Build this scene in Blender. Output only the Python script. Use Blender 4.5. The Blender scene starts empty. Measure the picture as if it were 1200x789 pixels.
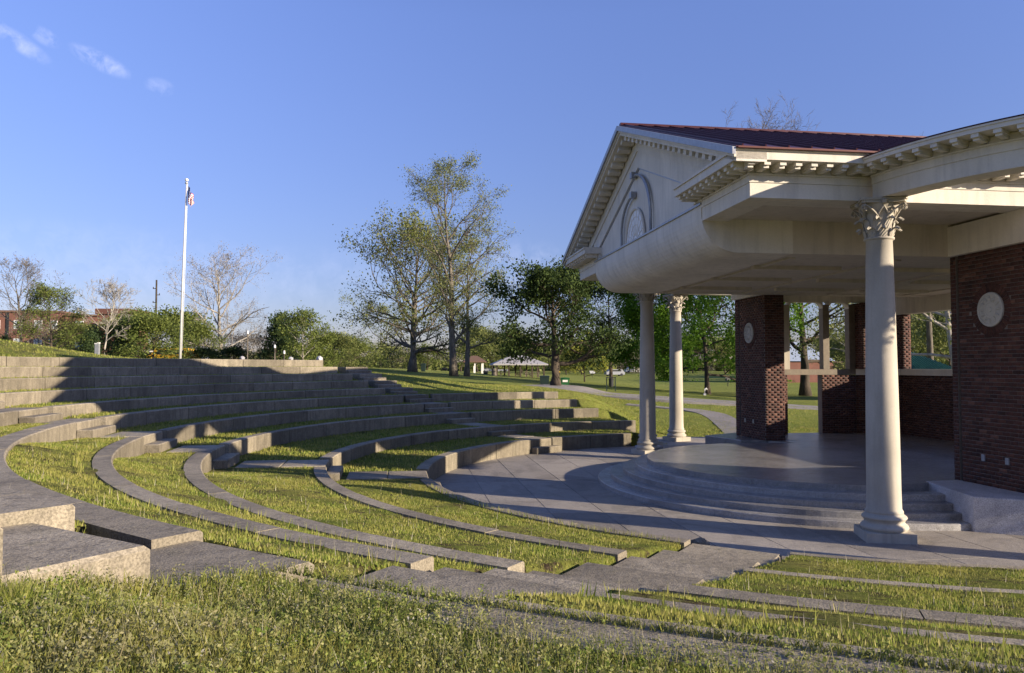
import bpy, bmesh, math, random
import numpy as np
from mathutils import Vector, Matrix
SC = bpy.context.scene
COL = SC.collection
PI = math.pi
random.seed(7)
RNG = np.random.default_rng(11)

# ------------------------------------------------------------------ camera
EYE, FPX, PITCH = 3.06, 901.6, 0.039
cam_d = bpy.data.cameras.new('camera'); cam = bpy.data.objects.new('camera', cam_d); COL.objects.link(cam)
cam.location = (0, 0, EYE); cam.rotation_euler = (PI/2 + PITCH, 0, 0)
cam_d.sensor_width = 36; cam_d.lens = 36*FPX/1200; cam_d.clip_start = 0.05; cam_d.clip_end = 6000
SC.camera = cam
# ------------------------------------------------------------------ sun, sky, exposure
SUN_AZ, SUN_EL = math.radians(24.6), math.radians(14.9)      # azimuth below +X (towards the viewer's right, behind)
sun_vec = Vector((math.cos(SUN_AZ)*math.cos(SUN_EL), -math.sin(SUN_AZ)*math.cos(SUN_EL), math.sin(SUN_EL)))
sl = bpy.data.lights.new('sun', 'SUN'); sl.energy = 5.0; sl.angle = math.radians(0.5); sl.color = (1.0, 0.85, 0.66)
so = bpy.data.objects.new('sun', sl); COL.objects.link(so)
so.rotation_euler = sun_vec.to_track_quat('Z', 'Y').to_euler(); so.location = (30, -15, 30)
W = bpy.data.worlds.new('World'); SC.world = W; W.use_nodes = True
nt = W.node_tree; nt.nodes.clear()
def nd(nt, t, **k):
    n = nt.nodes.new(t)
    for a, b in k.items():
        if a.startswith('i_'): n.inputs[int(a[2:])].default_value = b
        else: setattr(n, a, b)
    return n
wo = nd(nt, 'ShaderNodeOutputWorld'); bg = nd(nt, 'ShaderNodeBackground')
sky = nd(nt, 'ShaderNodeTexSky'); sky.sky_type = 'NISHITA'; sky.sun_disc = False
sky.sun_elevation = SUN_EL; sky.sun_rotation = math.radians(90+24.6)
sky.altitude = 200; sky.air_density = 1.0; sky.dust_density = 0.2; sky.ozone_density = 3.0
bg.inputs[1].default_value = 0.13
SKY_TINT = nd(nt, 'ShaderNodeMix', data_type='RGBA', blend_type='MULTIPLY'); SKY_TINT.inputs[0].default_value = 1

# a few thin cloud wisps, fixed in the sky by direction
tc = nd(nt, 'ShaderNodeTexCoord')
sz_ = nd(nt, 'ShaderNodeSeparateXYZ'); nt.links.new(tc.outputs['Generated'], sz_.inputs[0])
gr_ = nd(nt, 'ShaderNodeMapRange'); nt.links.new(sz_.outputs[2], gr_.inputs[0]); gr_.inputs[1].default_value = 0.0; gr_.inputs[2].default_value = .42; gr_.inputs[3].default_value = .46; gr_.inputs[4].default_value = 1.0
gc_ = nd(nt, 'ShaderNodeVectorMath', operation='SCALE'); gc_.inputs[0].default_value = (.83, .715, .95); nt.links.new(gr_.outputs[0], gc_.inputs['Scale'])
nt.links.new(gc_.outputs[0], SKY_TINT.inputs[7])
L_ = nt.links
L_.new(sky.outputs[0], SKY_TINT.inputs[6])
def wisp(dirv, su, sv, rot, amt, seed):
    """soft elongated patch round a direction"""
    d = Vector(dirv).normalized(); r = Vector((0, 0, 1)).cross(d).normalized()*-1; u = r.cross(d)*1
    r2 = r*math.cos(rot)+u*math.sin(rot); u2 = -r*math.sin(rot)+u*math.cos(rot)
    def dot(v, s):
        a = nd(nt, 'ShaderNodeVectorMath', operation='DOT_PRODUCT'); L_.new(tc.outputs['Generated'], a.inputs[0]); a.inputs[1].default_value = v
        m = nd(nt, 'ShaderNodeMath', operation='DIVIDE'); L_.new(a.outputs['Value'], m.inputs[0]); m.inputs[1].default_value = s
        q = nd(nt, 'ShaderNodeMath', operation='MULTIPLY'); L_.new(m.outputs[0], q.inputs[0]); L_.new(m.outputs[0], q.inputs[1]); return q
    a, b = dot(r2, su), dot(u2, sv)
    s = nd(nt, 'ShaderNodeMath', operation='ADD'); L_.new(a.outputs[0], s.inputs[0]); L_.new(b.outputs[0], s.inputs[1])
    f = nd(nt, 'ShaderNodeMapRange', interpolation_type='SMOOTHSTEP'); L_.new(s.outputs[0], f.inputs[0])
    f.inputs[1].default_value = 1; f.inputs[2].default_value = 0; f.inputs[3].default_value = 0; f.inputs[4].default_value = 1
    fr = nd(nt, 'ShaderNodeVectorMath', operation='DOT_PRODUCT'); L_.new(tc.outputs['Generated'], fr.inputs[0]); fr.inputs[1].default_value = d
    g = nd(nt, 'ShaderNodeMath', operation='GREATER_THAN'); L_.new(fr.outputs['Value'], g.inputs[0]); g.inputs[1].default_value = 0.5
    no = nd(nt, 'ShaderNodeTexNoise', noise_dimensions='4D'); L_.new(tc.outputs['Generated'], no.inputs['Vector']); no.inputs['W'].default_value = seed
    no.inputs['Scale'].default_value = 48; no.inputs['Detail'].default_value = 9; no.inputs['Roughness'].default_value = .62; no.inputs['Distortion'].default_value = .6
    nr = nd(nt, 'ShaderNodeMapRange'); L_.new(no.outputs[0], nr.inputs[0]); nr.inputs[1].default_value = .40; nr.inputs[2].default_value = .78
    m = nd(nt, 'ShaderNodeMath', operation='MULTIPLY'); L_.new(f.outputs[0], m.inputs[0]); L_.new(g.outputs[0], m.inputs[1])
    m2 = nd(nt, 'ShaderNodeMath', operation='MULTIPLY'); L_.new(m.outputs[0], m2.inputs[0]); L_.new(nr.outputs[0], m2.inputs[1])
    m3 = nd(nt, 'ShaderNodeMath', operation='MULTIPLY'); L_.new(m2.outputs[0], m3.inputs[0]); m3.inputs[1].default_value = amt
    return m3
def pxdir(px, py):
    a, b = (px-600)/FPX, (394.5-py)/FPX; c, s = math.cos(PITCH), math.sin(PITCH)
    return Vector((a, c-b*s, s+b*c))
cur = SKY_TINT.outputs[2]
for (px, py, su, sv, rot, amt, sd) in ((118, 72, .036, .012, -.35, .62, 1.), (20, 48, .042, .011, -.5, .45, 4.), (52, 43, .018, .010, -.4, .45, 9.), (187, 102, .018, .012, -.1, .28, 6.),
                                       (60, 320, .30, .07, .05, .14, 13.), (610, 320, .12, .05, -.1, .22, 17.), (330, 330, .25, .05, .05, .1, 21.)):
    w_ = wisp(pxdir(px, py), su, sv, rot, amt, sd)
    mx = nd(nt, 'ShaderNodeMix', data_type='RGBA'); L_.new(w_.outputs[0], mx.inputs[0]); L_.new(cur, mx.inputs[6]); mx.inputs[7].default_value = (4.2, 4.3, 5.6, 1)
    cur = mx.outputs[2]
L_.new(cur, bg.inputs[0]); L_.new(bg.outputs[0], wo.inputs[0])
SC.view_settings.view_transform = 'Standard'; SC.view_settings.look = 'None'
SC.view_settings.exposure = 1.02; SC.view_settings.gamma = 1

# ------------------------------------------------------------------ helpers
def prop(o, label=None, cat=None, group=None, kind=None):
    for k, v in (('label', label), ('category', cat), ('group', group), ('kind', kind)):
        if v: o[k] = v
    return o
def empty(name, loc=(0, 0, 0), rz=0, label=None, cat=None, group=None, parent=None):
    o = bpy.data.objects.new(name, None); COL.objects.link(o); o.location = loc; o.rotation_euler = (0, 0, rz)
    o.empty_display_size = .3
    if parent: o.parent = parent
    return prop(o, label, cat, group)
def link(name, me, parent=None, loc=(0, 0, 0), rz=0):
    o = bpy.data.objects.new(name, me); COL.objects.link(o); o.location = loc; o.rotation_euler = (0, 0, rz)
    if parent: o.parent = parent
    return o
class MB:
    """collects vertices and faces, builds one mesh object"""
    def __init__(s): s.v = []; s.f = []; s.m = []
    def add(s, v, f, mi=0):
        n = len(s.v); s.v += [tuple(p) for p in v]; s.f += [tuple(i+n for i in q) for q in f]; s.m += [mi]*len(f)
    def box(s, x0, x1, y0, y1, z0, z1, mi=0):
        s.add([(x0,y0,z0),(x1,y0,z0),(x1,y1,z0),(x0,y1,z0),(x0,y0,z1),(x1,y0,z1),(x1,y1,z1),(x0,y1,z1)],
              [(0,3,2,1),(4,5,6,7),(0,1,5,4),(1,2,6,5),(2,3,7,6),(3,0,4,7)], mi)
    def prism(s, poly, z0, z1, mi=0):      # poly: (x,y) ccw
        n = len(poly)
        s.add([(x,y,z0) for x,y in poly]+[(x,y,z1) for x,y in poly],
              [tuple(range(n))[::-1], tuple(range(n,2*n))]+[(i,(i+1)%n,n+(i+1)%n,n+i) for i in range(n)], mi)
    def loft(s, rings, closed=True, caps=True, mi=0):
        n = len(rings[0]); v = [p for r in rings for p in r]; f = []
        for k in range(len(rings)-1):
            for i in range(n if closed else n-1):
                j = (i+1) % n; f.append((k*n+i, k*n+j, (k+1)*n+j, (k+1)*n+i))
        if caps: f += [tuple(range(n))[::-1], tuple((len(rings)-1)*n+i for i in range(n))]
        s.add(v, f, mi)
    def tube(s, pts, rad, n=6, mi=0, caps=True):
        pts = [Vector(p) for p in pts]; rings = []
        for i, p in enumerate(pts):
            d = (pts[min(i+1, len(pts)-1)]-pts[max(i-1, 0)]).normalized()
            a = d.cross(Vector((0.01, 0.02, 1))); 
            if a.length < .05: a = d.cross(Vector((1, 0, 0)))
            a.normalize(); b = d.cross(a); r = rad[i] if hasattr(rad, '__len__') else rad
            rings.append([tuple(p+a*r*math.cos(t)+b*r*math.sin(t)) for t in [2*PI*k/n for k in range(n)]])
        s.loft(rings, True, caps, mi)
    def lathe(s, prof, n=24, c=(0, 0), mi=0, caps=True):
        s.loft([[(c[0]+r*math.cos(2*PI*k/n), c[1]+r*math.sin(2*PI*k/n), z) for k in range(n)] for r, z in prof], True, caps, mi)
    def mesh(s, mats, smooth=False):
        me = bpy.data.meshes.new('m'); me.from_pydata(s.v, [], s.f)
        for m in (mats if isinstance(mats, (list, tuple)) else [mats]): me.materials.append(m)
        if len(me.materials) > 1: me.polygons.foreach_set('material_index', s.m)
        if smooth: me.polygons.foreach_set('use_smooth', [True]*len(me.polygons))
        bm = bmesh.new(); bm.from_mesh(me); bmesh.ops.recalc_face_normals(bm, faces=bm.faces); bm.to_mesh(me); bm.free()
        me.update(); return me
    def build(s, name, mats, parent=None, smooth=False, loc=(0, 0, 0), rz=0):
        o = link(name, s.mesh(mats, smooth), parent, loc, rz); o.data.name = name; return o
def rawmesh(name, V, F, mats, rnd=None, mi=None, smooth=False):
    """fast mesh from numpy: F is (n,k) with k=3 or 4"""
    me = bpy.data.meshes.new(name); n, k = F.shape
    me.vertices.add(len(V)); me.vertices.foreach_set('co', V.astype(np.float32).ravel())
    me.loops.add(n*k); me.loops.foreach_set('vertex_index', F.astype(np.int32).ravel())
    me.polygons.add(n); me.polygons.foreach_set('loop_start', np.arange(0, n*k, k, dtype=np.int32))
    me.polygons.foreach_set('loop_total', np.full(n, k, dtype=np.int32))
    for m in (mats if isinstance(mats, (list, tuple)) else [mats]): me.materials.append(m)
    if mi is not None: me.polygons.foreach_set('material_index', mi.astype(np.int32))
    if smooth: me.polygons.foreach_set('use_smooth', np.ones(n, dtype=bool))
    if rnd is not None:
        a = me.attributes.new('rnd', 'FLOAT', 'POINT'); a.data.foreach_set('value', rnd.astype(np.float32))
    me.update(); me.validate(); return me

# ------------------------------------------------------------------ materials
def mat(name):
    m = bpy.data.materials.new(name); m.use_nodes = True; t = m.node_tree; t.nodes.clear()
    o = nd(t, 'ShaderNodeOutputMaterial'); p = nd(t, 'ShaderNodeBsdfPrincipled'); t.links.new(p.outputs[0], o.inputs[0])
    p.inputs['Specular IOR Level'].default_value = .3
    return m, t, p, o
def noise(t, scale, detail=4, rough=.55, vec=None, dist=0, stretch=None):
    g = nd(t, 'ShaderNodeNewGeometry') if vec is None else None
    v = g.outputs['Position'] if vec is None else vec
    if stretch:
        mp = nd(t, 'ShaderNodeMapping'); t.links.new(v, mp.inputs[0]); mp.inputs['Scale'].default_value = stretch; v = mp.outputs[0]
    n = nd(t, 'ShaderNodeTexNoise'); t.links.new(v, n.inputs['Vector'])
    n.inputs['Scale'].default_value = scale; n.inputs['Detail'].default_value = detail; n.inputs['Roughness'].default_value = rough; n.inputs['Distortion'].default_value = dist
    return n.outputs[0]
def ramp(t, fac, stops):
    r = nd(t, 'ShaderNodeValToRGB'); t.links.new(fac, r.inputs[0]); e = r.color_ramp.elements
    while len(e) < len(stops): e.new(.5)
    for x, (p, c) in zip(e, stops): x.position = p; x.color = (*c, 1)
    return r.outputs[0]
def mix(t, fac, a, b, bt='MIX'):
    m = nd(t, 'ShaderNodeMix', data_type='RGBA', blend_type=bt)
    for i, x in ((0, fac), (6, a), (7, b)):
        if hasattr(x, 'node'): t.links.new(x, m.inputs[i])
        elif i == 0: m.inputs[0].default_value = x
        else: m.inputs[i].default_value = (*x, 1)
    return m.outputs[2]
def mathn(t, op, a, b=0., clamp=False):
    m = nd(t, 'ShaderNodeMath', operation=op, use_clamp=clamp)
    for i, x in ((0, a), (1, b)):
        if hasattr(x, 'node'): t.links.new(x, m.inputs[i])
        else: m.inputs[i].default_value = x
    return m.outputs[0]
def bump(t, p, h, strength=.4, dist=.02):
    b = nd(t, 'ShaderNodeBump'); b.inputs['Strength'].default_value = strength; b.inputs['Distance'].default_value = dist
    t.links.new(h, b.inputs['Height']); t.links.new(b.outputs[0], p.inputs['Normal'])
def smooth_step_pos(t, axis, a, b):
    g = nd(t, 'ShaderNodeNewGeometry'); s = nd(t, 'ShaderNodeSeparateXYZ'); t.links.new(g.outputs['Position'], s.inputs[0])
    m = nd(t, 'ShaderNodeMapRange', interpolation_type='SMOOTHSTEP'); t.links.new(s.outputs[axis], m.inputs[0])
    m.inputs[1].default_value = a; m.inputs[2].default_value = b; return m.outputs[0]

def concrete(name, base, dark, lichen=0.3, rough=.85, streak_shade=True, spec=.25):
    m, t, p, o = mat(name)
    oi = nd(t, 'ShaderNodeObjectInfo')
    n1 = noise(t, 1.1, 5, .6); n2 = noise(t, 9, 6, .7); n3 = noise(t, 60, 3, .6)
    c = ramp(t, n1, [(.3, dark), (.68, base)])
    c = mix(t, .55, c, ramp(t, n2, [(.3, dark), (.62, base), (.8, tuple(min(1, x*1.25) for x in base))]))
    if streak_shade:
        ns = noise(t, 2.2, 4, .6, stretch=(5, 5, .35))
        c = mix(t, mathn(t, 'MULTIPLY', ramp(t, ns, [(.5, (0, 0, 0)), (.72, (1, 1, 1))]), .6), c, tuple(x*.45 for x in dark))
    nl = noise(t, 4.5, 5, .75)
    c = mix(t, mathn(t, 'MULTIPLY', ramp(t, nl, [(.56, (0, 0, 0)), (.7, (1, 1, 1))]), lichen), c, (.17, .16, .085))
    nb = noise(t, .55, 6, .7, dist=.8); c = mix(t, mathn(t, 'MULTIPLY', ramp(t, nb, [(.48, (0, 0, 0)), (.62, (1, 1, 1))]), .55), c, tuple(x*.62 for x in dark))
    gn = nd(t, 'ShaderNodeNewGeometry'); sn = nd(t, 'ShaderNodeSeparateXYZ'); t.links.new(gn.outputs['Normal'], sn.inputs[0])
    if streak_shade: c = mix(t, mathn(t, 'MULTIPLY', mathn(t, 'LESS_THAN', mathn(t, 'ABSOLUTE', sn.outputs[2]), .5), ramp(t, noise(t, 1.4, 4, .6, stretch=(2, 2, .8)), [(.3, (.55, .55, .55)), (.7, (.1, .1, .1))])), c, tuple(x*.5 for x in dark))  # upright faces darkened unevenly: wall shade put into the colour, along with staining
    sp = ramp(t, n3, [(.36, (.45, .45, .45)), (.6, (1.12, 1.12, 1.12))])
    c = mix(t, .7, c, sp, 'MULTIPLY')
    mr = nd(t, 'ShaderNodeMapRange'); t.links.new(oi.outputs['Random'], mr.inputs[0]); mr.inputs[3].default_value = .74; mr.inputs[4].default_value = 1.12
    hsv = nd(t, 'ShaderNodeHueSaturation'); t.links.new(c, hsv.inputs['Color']); t.links.new(mr.outputs[0], hsv.inputs['Value'])
    t.links.new(hsv.outputs[0], p.inputs['Base Color']); p.inputs['Roughness'].default_value = rough; p.inputs['Specular IOR Level'].default_value = spec
    h = mathn(t, 'ADD', mathn(t, 'MULTIPLY', n3, .5), n2)
    bump(t, p, h, .5, .025)
    return m
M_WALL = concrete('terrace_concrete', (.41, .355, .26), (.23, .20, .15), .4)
M_SLAB = concrete('plaza_concrete', (.40, .36, .31), (.27, .245, .215), .06, .75, False)
M_STAGE = concrete('stage_concrete', (.40, .39, .375), (.25, .24, .235), .0, .2, False, .6)
M_CHEEK = concrete('painted_concrete', (.50, .50, .52), (.40, .40, .42), .0, .7, False)
M_ROAD = concrete('drive_concrete', (.36, .33, .30), (.27, .25, .23), .0, .85, False)
def stucco(name, base, k=.85):
    m, t, p, o = mat(name)
    n1 = noise(t, .9, 4, .6); n2 = noise(t, 30, 5, .7); n3 = noise(t, 1.8, 4, .6, stretch=(3, 3, .3))
    c = ramp(t, n1, [(.3, tuple(x*k for x in base)), (.7, base)])
    c = mix(t, mathn(t, 'MULTIPLY', ramp(t, n3, [(.48, (0, 0, 0)), (.72, (1, 1, 1))]), .55), c, tuple(x*.62 for x in base))
    c = mix(t, .35, c, ramp(t, n2, [(.3, (.75, .75, .75)), (.65, (1, 1, 1))]), 'MULTIPLY')
    t.links.new(c, p.inputs['Base Color']); p.inputs['Roughness'].default_value = .85
    bump(t, p, n2, .35, .008); return m
M_CREAM = stucco('cream_stucco', (.75, .70, .605), .8)
M_SOFF = stucco('soffit_panel', (.60, .54, .45))
M_COLUMN = stucco('cast_stone', (.50, .455, .375), .75)
M_MEDAL = stucco('pale_carved_stone', (.52, .51, .47))
def plain(name, col, rough=.6, metal=0, var=.15, sc=8, emit=None):
    m, t, p, o = mat(name)
    n = noise(t, sc, 4, .6); c = ramp(t, n, [(.3, tuple(x*(1-var) for x in col)), (.7, tuple(min(1, x*(1+var)) for x in col))])
    t.links.new(c, p.inputs['Base Color']); p.inputs['Roughness'].default_value = rough; p.inputs['Metallic'].default_value = metal
    return m
M_ROOF = plain('maroon_metal_roof', (.055, .014, .02), .42, .25, .12)
M_GUTTER = plain('grey_gutter', (.30, .31, .33), .4, .3)
M_WHITE = plain('white_paint', (.72, .71, .68), .5)
M_DARK = plain('dark_metal', (.025, .027, .03), .5)
M_GREENROOF = plain('green_metal_roof', (.02, .085, .075), .45, .2)
M_GREYROOF = plain('grey_shingle_roof', (.36, .35, .34), .8)
M_REDROOF = plain('brown_shingle_roof', (.14, .085, .06), .85)
M_LATTICE = plain('window_lattice', (.74, .74, .72), .5)
M_TRIM = plain('brown_trim', (.17, .14, .105), .6)
M_GLASS = plain('window_glass', (.33, .38, .42), .12)
def brickmat():
    m, t, p, o = mat('red_brick')
    a = nd(t, 'ShaderNodeAttribute', attribute_name='rnd')
    c = ramp(t, a.outputs['Fac'], [(0, (.05, .024, .02)), (.45, (.085, .036, .028)), (.8, (.115, .052, .038)), (1, (.16, .08, .058))])
    n = noise(t, 45, 4, .7); c = mix(t, .5, c, ramp(t, n, [(.3, (.6, .6, .6)), (.7, (1.1, 1.1, 1.1))]), 'MULTIPLY')
    t.links.new(c, p.inputs['Base Color']); p.inputs['Roughness'].default_value = .85; bump(t, p, n, .4, .004); return m
M_BRICK = brickmat(); M_MORTAR = plain('mortar', (.175, .155, .14), .95, 0, .2, 20)
M_FARBRICK = plain('far_brick', (.17, .08, .06), .9, 0, .15, 1)

def groundmat():
    m, t, p, o = mat('lawn_soil')
    n1 = noise(t, .22, 5, .6); n2 = noise(t, 1.6, 6, .65, dist=.4); n3 = noise(t, 22, 5, .75); n4 = noise(t, .05, 3, .5)
    g = ramp(t, n2, [(.28, (.09, .125, .022)), (.5, (.16, .20, .035)), (.72, (.26, .26, .065))])
    g = mix(t, ramp(t, n1, [(.35, (0, 0, 0)), (.65, (1, 1, 1))]), g, ramp(t, n2, [(.3, (.12, .145, .03)), (.7, (.26, .235, .08))]))
    far = ramp(t, n4, [(.3, (.18, .225, .05)), (.7, (.28, .295, .08))])
    fy = smooth_step_pos(t, 1, 24, 45)
    g = mix(t, mathn(t, 'MULTIPLY', fy, .8), g, far)
    soil = ramp(t, n3, [(.3, (.04, .03, .02)), (.7, (.11, .085, .055))])
    near = nd(t, 'ShaderNodeMath', operation='SUBTRACT'); near.inputs[0].default_value = 1; t.links.new(fy, near.inputs[1])
    sf = mathn(t, 'MULTIPLY', ramp(t, noise(t, 3.1, 5, .7), [(.5, (.0, .0, .0)), (.62, (1, 1, 1))]), near.outputs[0])
    g = mix(t, sf, g, soil)
    g = mix(t, .75, g, ramp(t, n3, [(.3, (.35, .35, .35)), (.62, (1.15, 1.15, 1.1))]), 'MULTIPLY')
    t.links.new(g, p.inputs['Base Color']); p.inputs['Roughness'].default_value = 1; p.inputs['Specular IOR Level'].default_value = .05
    bump(t, p, mathn(t, 'ADD', n3, mathn(t, 'MULTIPLY', n2, 1.5)), .9, .09); return m
M_GROUND = groundmat()
def leafmat(name, stops, trans=.3, patch=None, rough=.7):
    m, t, p, o = mat(name)
    a = nd(t, 'ShaderNodeAttribute', attribute_name='rnd')
    c = ramp(t, a.outputs['Fac'], stops)
    if patch:
        n = noise(t, patch[0], 3, .6); f = ramp(t, n, [(.4, (0, 0, 0)), (.6, (1, 1, 1))])
        c = mix(t, mathn(t, 'MULTIPLY', f, patch[2]), c, patch[1])
    t.links.new(c, p.inputs['Base Color']); p.inputs['Roughness'].default_value = rough; p.inputs['Specular IOR Level'].default_value = .15
    tr = nd(t, 'ShaderNodeBsdfTranslucent'); t.links.new(c, tr.inputs[0])
    ms = nd(t, 'ShaderNodeMixShader'); ms.inputs[0].default_value = trans
    t.links.new(p.outputs[0], ms.inputs[1]); t.links.new(tr.outputs[0], ms.inputs[2]); t.links.new(ms.outputs[0], o.inputs[0])
    return m
M_GRASS = leafmat('grass_blades', [(0, (.10, .15, .025)), (.35, (.18, .24, .038)), (.7, (.29, .32, .06)), (.9, (.40, .37, .12)), (1, (.48, .42, .22))], .4, (1.1, (.36, .32, .09), .55))
M_WEED = leafmat('weed_leaves', [(0, (.07, .12, .018)), (.35, (.16, .22, .035)), (.6, (.28, .31, .075)), (.8, (.42, .40, .17)), (1, (.36, .26, .16))], .45, (1.9, (.31, .27, .15), .7))
M_SEED = leafmat('seed_stalks', [(0, (.20, .18, .11)), (.5, (.33, .30, .21)), (1, (.46, .43, .34))], .2)
M_BLOSSOM = leafmat('pale_weed_tips', [(0, (.17, .18, .10)), (.6, (.26, .25, .17)), (1, (.26, .24, .30))], .2)
M_OLIVE = leafmat('olive_young_leaves', [(0, (.09, .11, .03)), (.5, (.165, .19, .055)), (1, (.27, .28, .10))], .3)
M_GREENL = leafmat('green_leaves', [(0, (.04, .075, .015)), (.5, (.08, .13, .022)), (1, (.15, .21, .04))], .3)
M_DEEP = leafmat('deep_green_leaves', [(0, (.018, .034, .010)), (.5, (.04, .065, .016)), (1, (.085, .12, .03))], .25)
M_BRIGHT = leafmat('bright_green_leaves', [(0, (.05, .11, .012)), (.5, (.11, .22, .02)), (1, (.20, .32, .04))], .45)
M_DARKL = leafmat('dark_needles', [(0, (.018, .035, .014)), (.5, (.035, .06, .02)), (1, (.06, .085, .03))], .1)
M_OLIVE2 = leafmat('fresh_olive_leaves', [(0, (.06, .085, .02)), (.5, (.12, .155, .035)), (1, (.20, .225, .06))], .35)
M_YELLOW = leafmat('yellow_green_leaves', [(0, (.12, .14, .02)), (.5, (.22, .24, .04)), (1, (.32, .30, .07))], .4)
M_TAN = leafmat('tan_buds', [(0, (.12, .10, .08)), (.5, (.19, .165, .13)), (1, (.28, .245, .20))], .2)
def bark(name, a, b, sc=5):
    m, t, p, o = mat(name)
    n = noise(t, sc, 5, .7, stretch=(1, 1, .25)); c = ramp(t, n, [(.35, a), (.65, b)])
    t.links.new(c, p.inputs['Base Color']); p.inputs['Roughness'].default_value = .9; bump(t, p, n, .6, .05); return m
M_BARK = bark('brown_bark', (.03, .024, .018), (.09, .07, .05)); M_PALEBARK = bark('pale_bark', (.17, .15, .12), (.44, .41, .36), 2.5)
M_GREYBARK = bark('grey_bark', (.07, .06, .05), (.19, .165, .13))

# ------------------------------------------------------------------ site geometry
CX, CY = 8.0, 20.18                                  # centre of the terraces
RK = [0, 10.12, 12.48, 14.94, 16.37, 17.75, 18.91, 20.17, 21.41, 22.66, 23.9]
ZK = [0, .488, .804, 1.189, 1.538, 1.857, 2.12, 2.427, 2.738, 3.048, 3.371]
TH = .45
def ss(a, b, x): t = np.clip((x-a)/(b-a), 0, 1); return t*t*(3-2*t)
ENDA = [0, 109.7, 103, 106, 107.7, 109]
def lawn(x, y, r):
    zr = np.clip(1.62-.062*x, .3, 2.9)
    d = np.hypot(x, y); zr = zr+(1.3-zr)*ss(110, 260, d)
    return zr*ss(14.0, 31, r)
def H(x, y):
    x = np.asarray(x, float); y = np.asarray(y, float)
    r = np.hypot(x-CX, y-CY); th = np.degrees(np.arctan2(y-CY, x-CX)) % 360
    L = lawn(x, y, r)
    near = ss(192, 207, th)
    def profile(n):
        z = np.full_like(r, -.03)
        for k in range(1, n+1):
            nxt = RK[k+1] if k < 10 else 25.5
            lv = ZK[k]-.035 + ((ZK[k+1]-ZK[k]-.03)*near if k < 6 else .03*near)*np.clip((r-RK[k]-.3)/(nxt-RK[k]-.3), 0, 1)*(r > RK[k]+.28)
            s = np.clip((r-(RK[k]+.10))/.10, 0, 1); z = z*(1-s)+lv*s
        return z
    P5, P10 = profile(5), profile(10)
    # behind the top wall: berm that rises to the left
    berm = 3.34 + .85*ss(.44, .72, -x/np.maximum(y, 1.))*ss(24.6, 30, r)*(y > 1)
    back = berm+(L*1.0-berm)*ss(30, 60, r) ; back = np.where(r < 60, back, L)
    hA = np.where(r < 24.35, P10, back)
    wB = ss(106, 134.5, th)
    topB = 1.83+(.05+1.0*wB)*ss(18.2, 24.5, r)
    hB = np.where(r < 18.2, P5, topB+(L-topB)*ss(22, 52, r))
    # foreground bank right of the stair
    hD = np.where(r < 18.2, P5, 1.80+.085*(r-18.2)+.15*ss(18.9, 19.7, r)*ss(2.2, .4, (th-238.5)*np.pi/180*r)); hD = np.where(r > 24, 2.29+(1.6-2.29)*ss(24, 60, r), hD)
    a = ss(134.9, 135.4, th); h = hB*(1-a)+hA*a
    a = np.where(r > 24.3, ss(130, 150, th), a); h = hB*(1-a)+hA*a
    a = ss(238.2, 239.6, th); h = h*(1-a)+hD*a
    w_ = (th-238.5)*np.pi/180*r; h = h-.50*ss(-.12, .0, w_)*ss(1.42, 1.3, w_)*(r < 18.0)*(r > 9)
    h = h-.40*ss(-2.1, -1.97, w_)*ss(.12, .0, w_)*(r > 17.8)*(r < 19.66)
    a = ss(107, 92, th)*(th < 200)                    # towards the open lawn
    h = h*(1-a)+(L-.03)*a
    a = ss(285, 300, th); h = np.where(th > 200, h*(1-a)+(L-.03)*a, h)
    inside = (r < RK[1]-.02); h = np.where(inside, -.03, h)
    pv = (r < 13.6) & ((th < 107) | (th > 285)); h = np.where(pv, -.03, h)
    return h
def gz(x, y): return float(H(np.array([x]), np.array([y]))[0])
def at_depth(px, d): return ((px-600)/FPX*d, d)
def hit(px, py, d0=8, d1=400):
    v = pxdir(px, py); v = v/v.y
    lo = d0
    for i in range(1, 1200):
        d = d0*(d1/d0)**(i/1200)
        if EYE+v.z*d < gz(v.x*d, d): return (v.x*d, d, gz(v.x*d, d))
    return (v.x*d1, d1, gz(v.x*d1, d1))
# ground sheet
rs = [0.01, 3, 6, 8, 9.5, RK[1]-.03]
for k in range(1, 11):
    nx = RK[k+1] if k < 10 else 25.4
    rs += [RK[k]+.10, RK[k]+.20, RK[k]+TH+.01]
    a, b = RK[k]+TH+.01, nx-.02; m_ = max(1, int((b-a)/.35)); rs += list(np.linspace(a, b, m_+1)[1:])
rs = sorted(set(np.round(rs+[13.58, 13.62], 3)))
q = 26.0
while q < 3000: rs.append(q); q *= 1.045
rs = np.array(rs)
ths = sorted(set(list(np.round(np.arange(0, 360, 1.5), 3))+list(np.round(np.arange(86, 262, .75), 3))+list(np.round(np.arange(233, 248, .25), 3))+[134.9, 135.4, 134.0, 238.2, 238.6, 239.0, 239.6, 106.99, 107.01]))
ths = np.array(ths); T, R_ = np.meshgrid(np.radians(ths), rs)
X = CX+R_*np.cos(T); Y = CY+R_*np.sin(T); Z = H(X, Y)
lump = (np.sin(X*2.1+Y*.7)*np.cos(Y*1.7-X*.9)*.018+np.sin(X*5.3-Y*3.1)*.008)*((R_ > RK[1]) & (Z > .02))
Z = Z+lump
nr, ntt = R_.shape
idx = np.arange(nr*ntt).reshape(nr, ntt); nxt_ = np.roll(idx, -1, axis=1)
F = np.stack([idx[:-1], idx[1:], nxt_[1:], nxt_[:-1]], -1).reshape(-1, 4)
g = link('ground', rawmesh('ground', np.stack([X, Y, Z], -1).reshape(-1, 3), F, M_GROUND)); prop(g, kind='structure')

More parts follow.
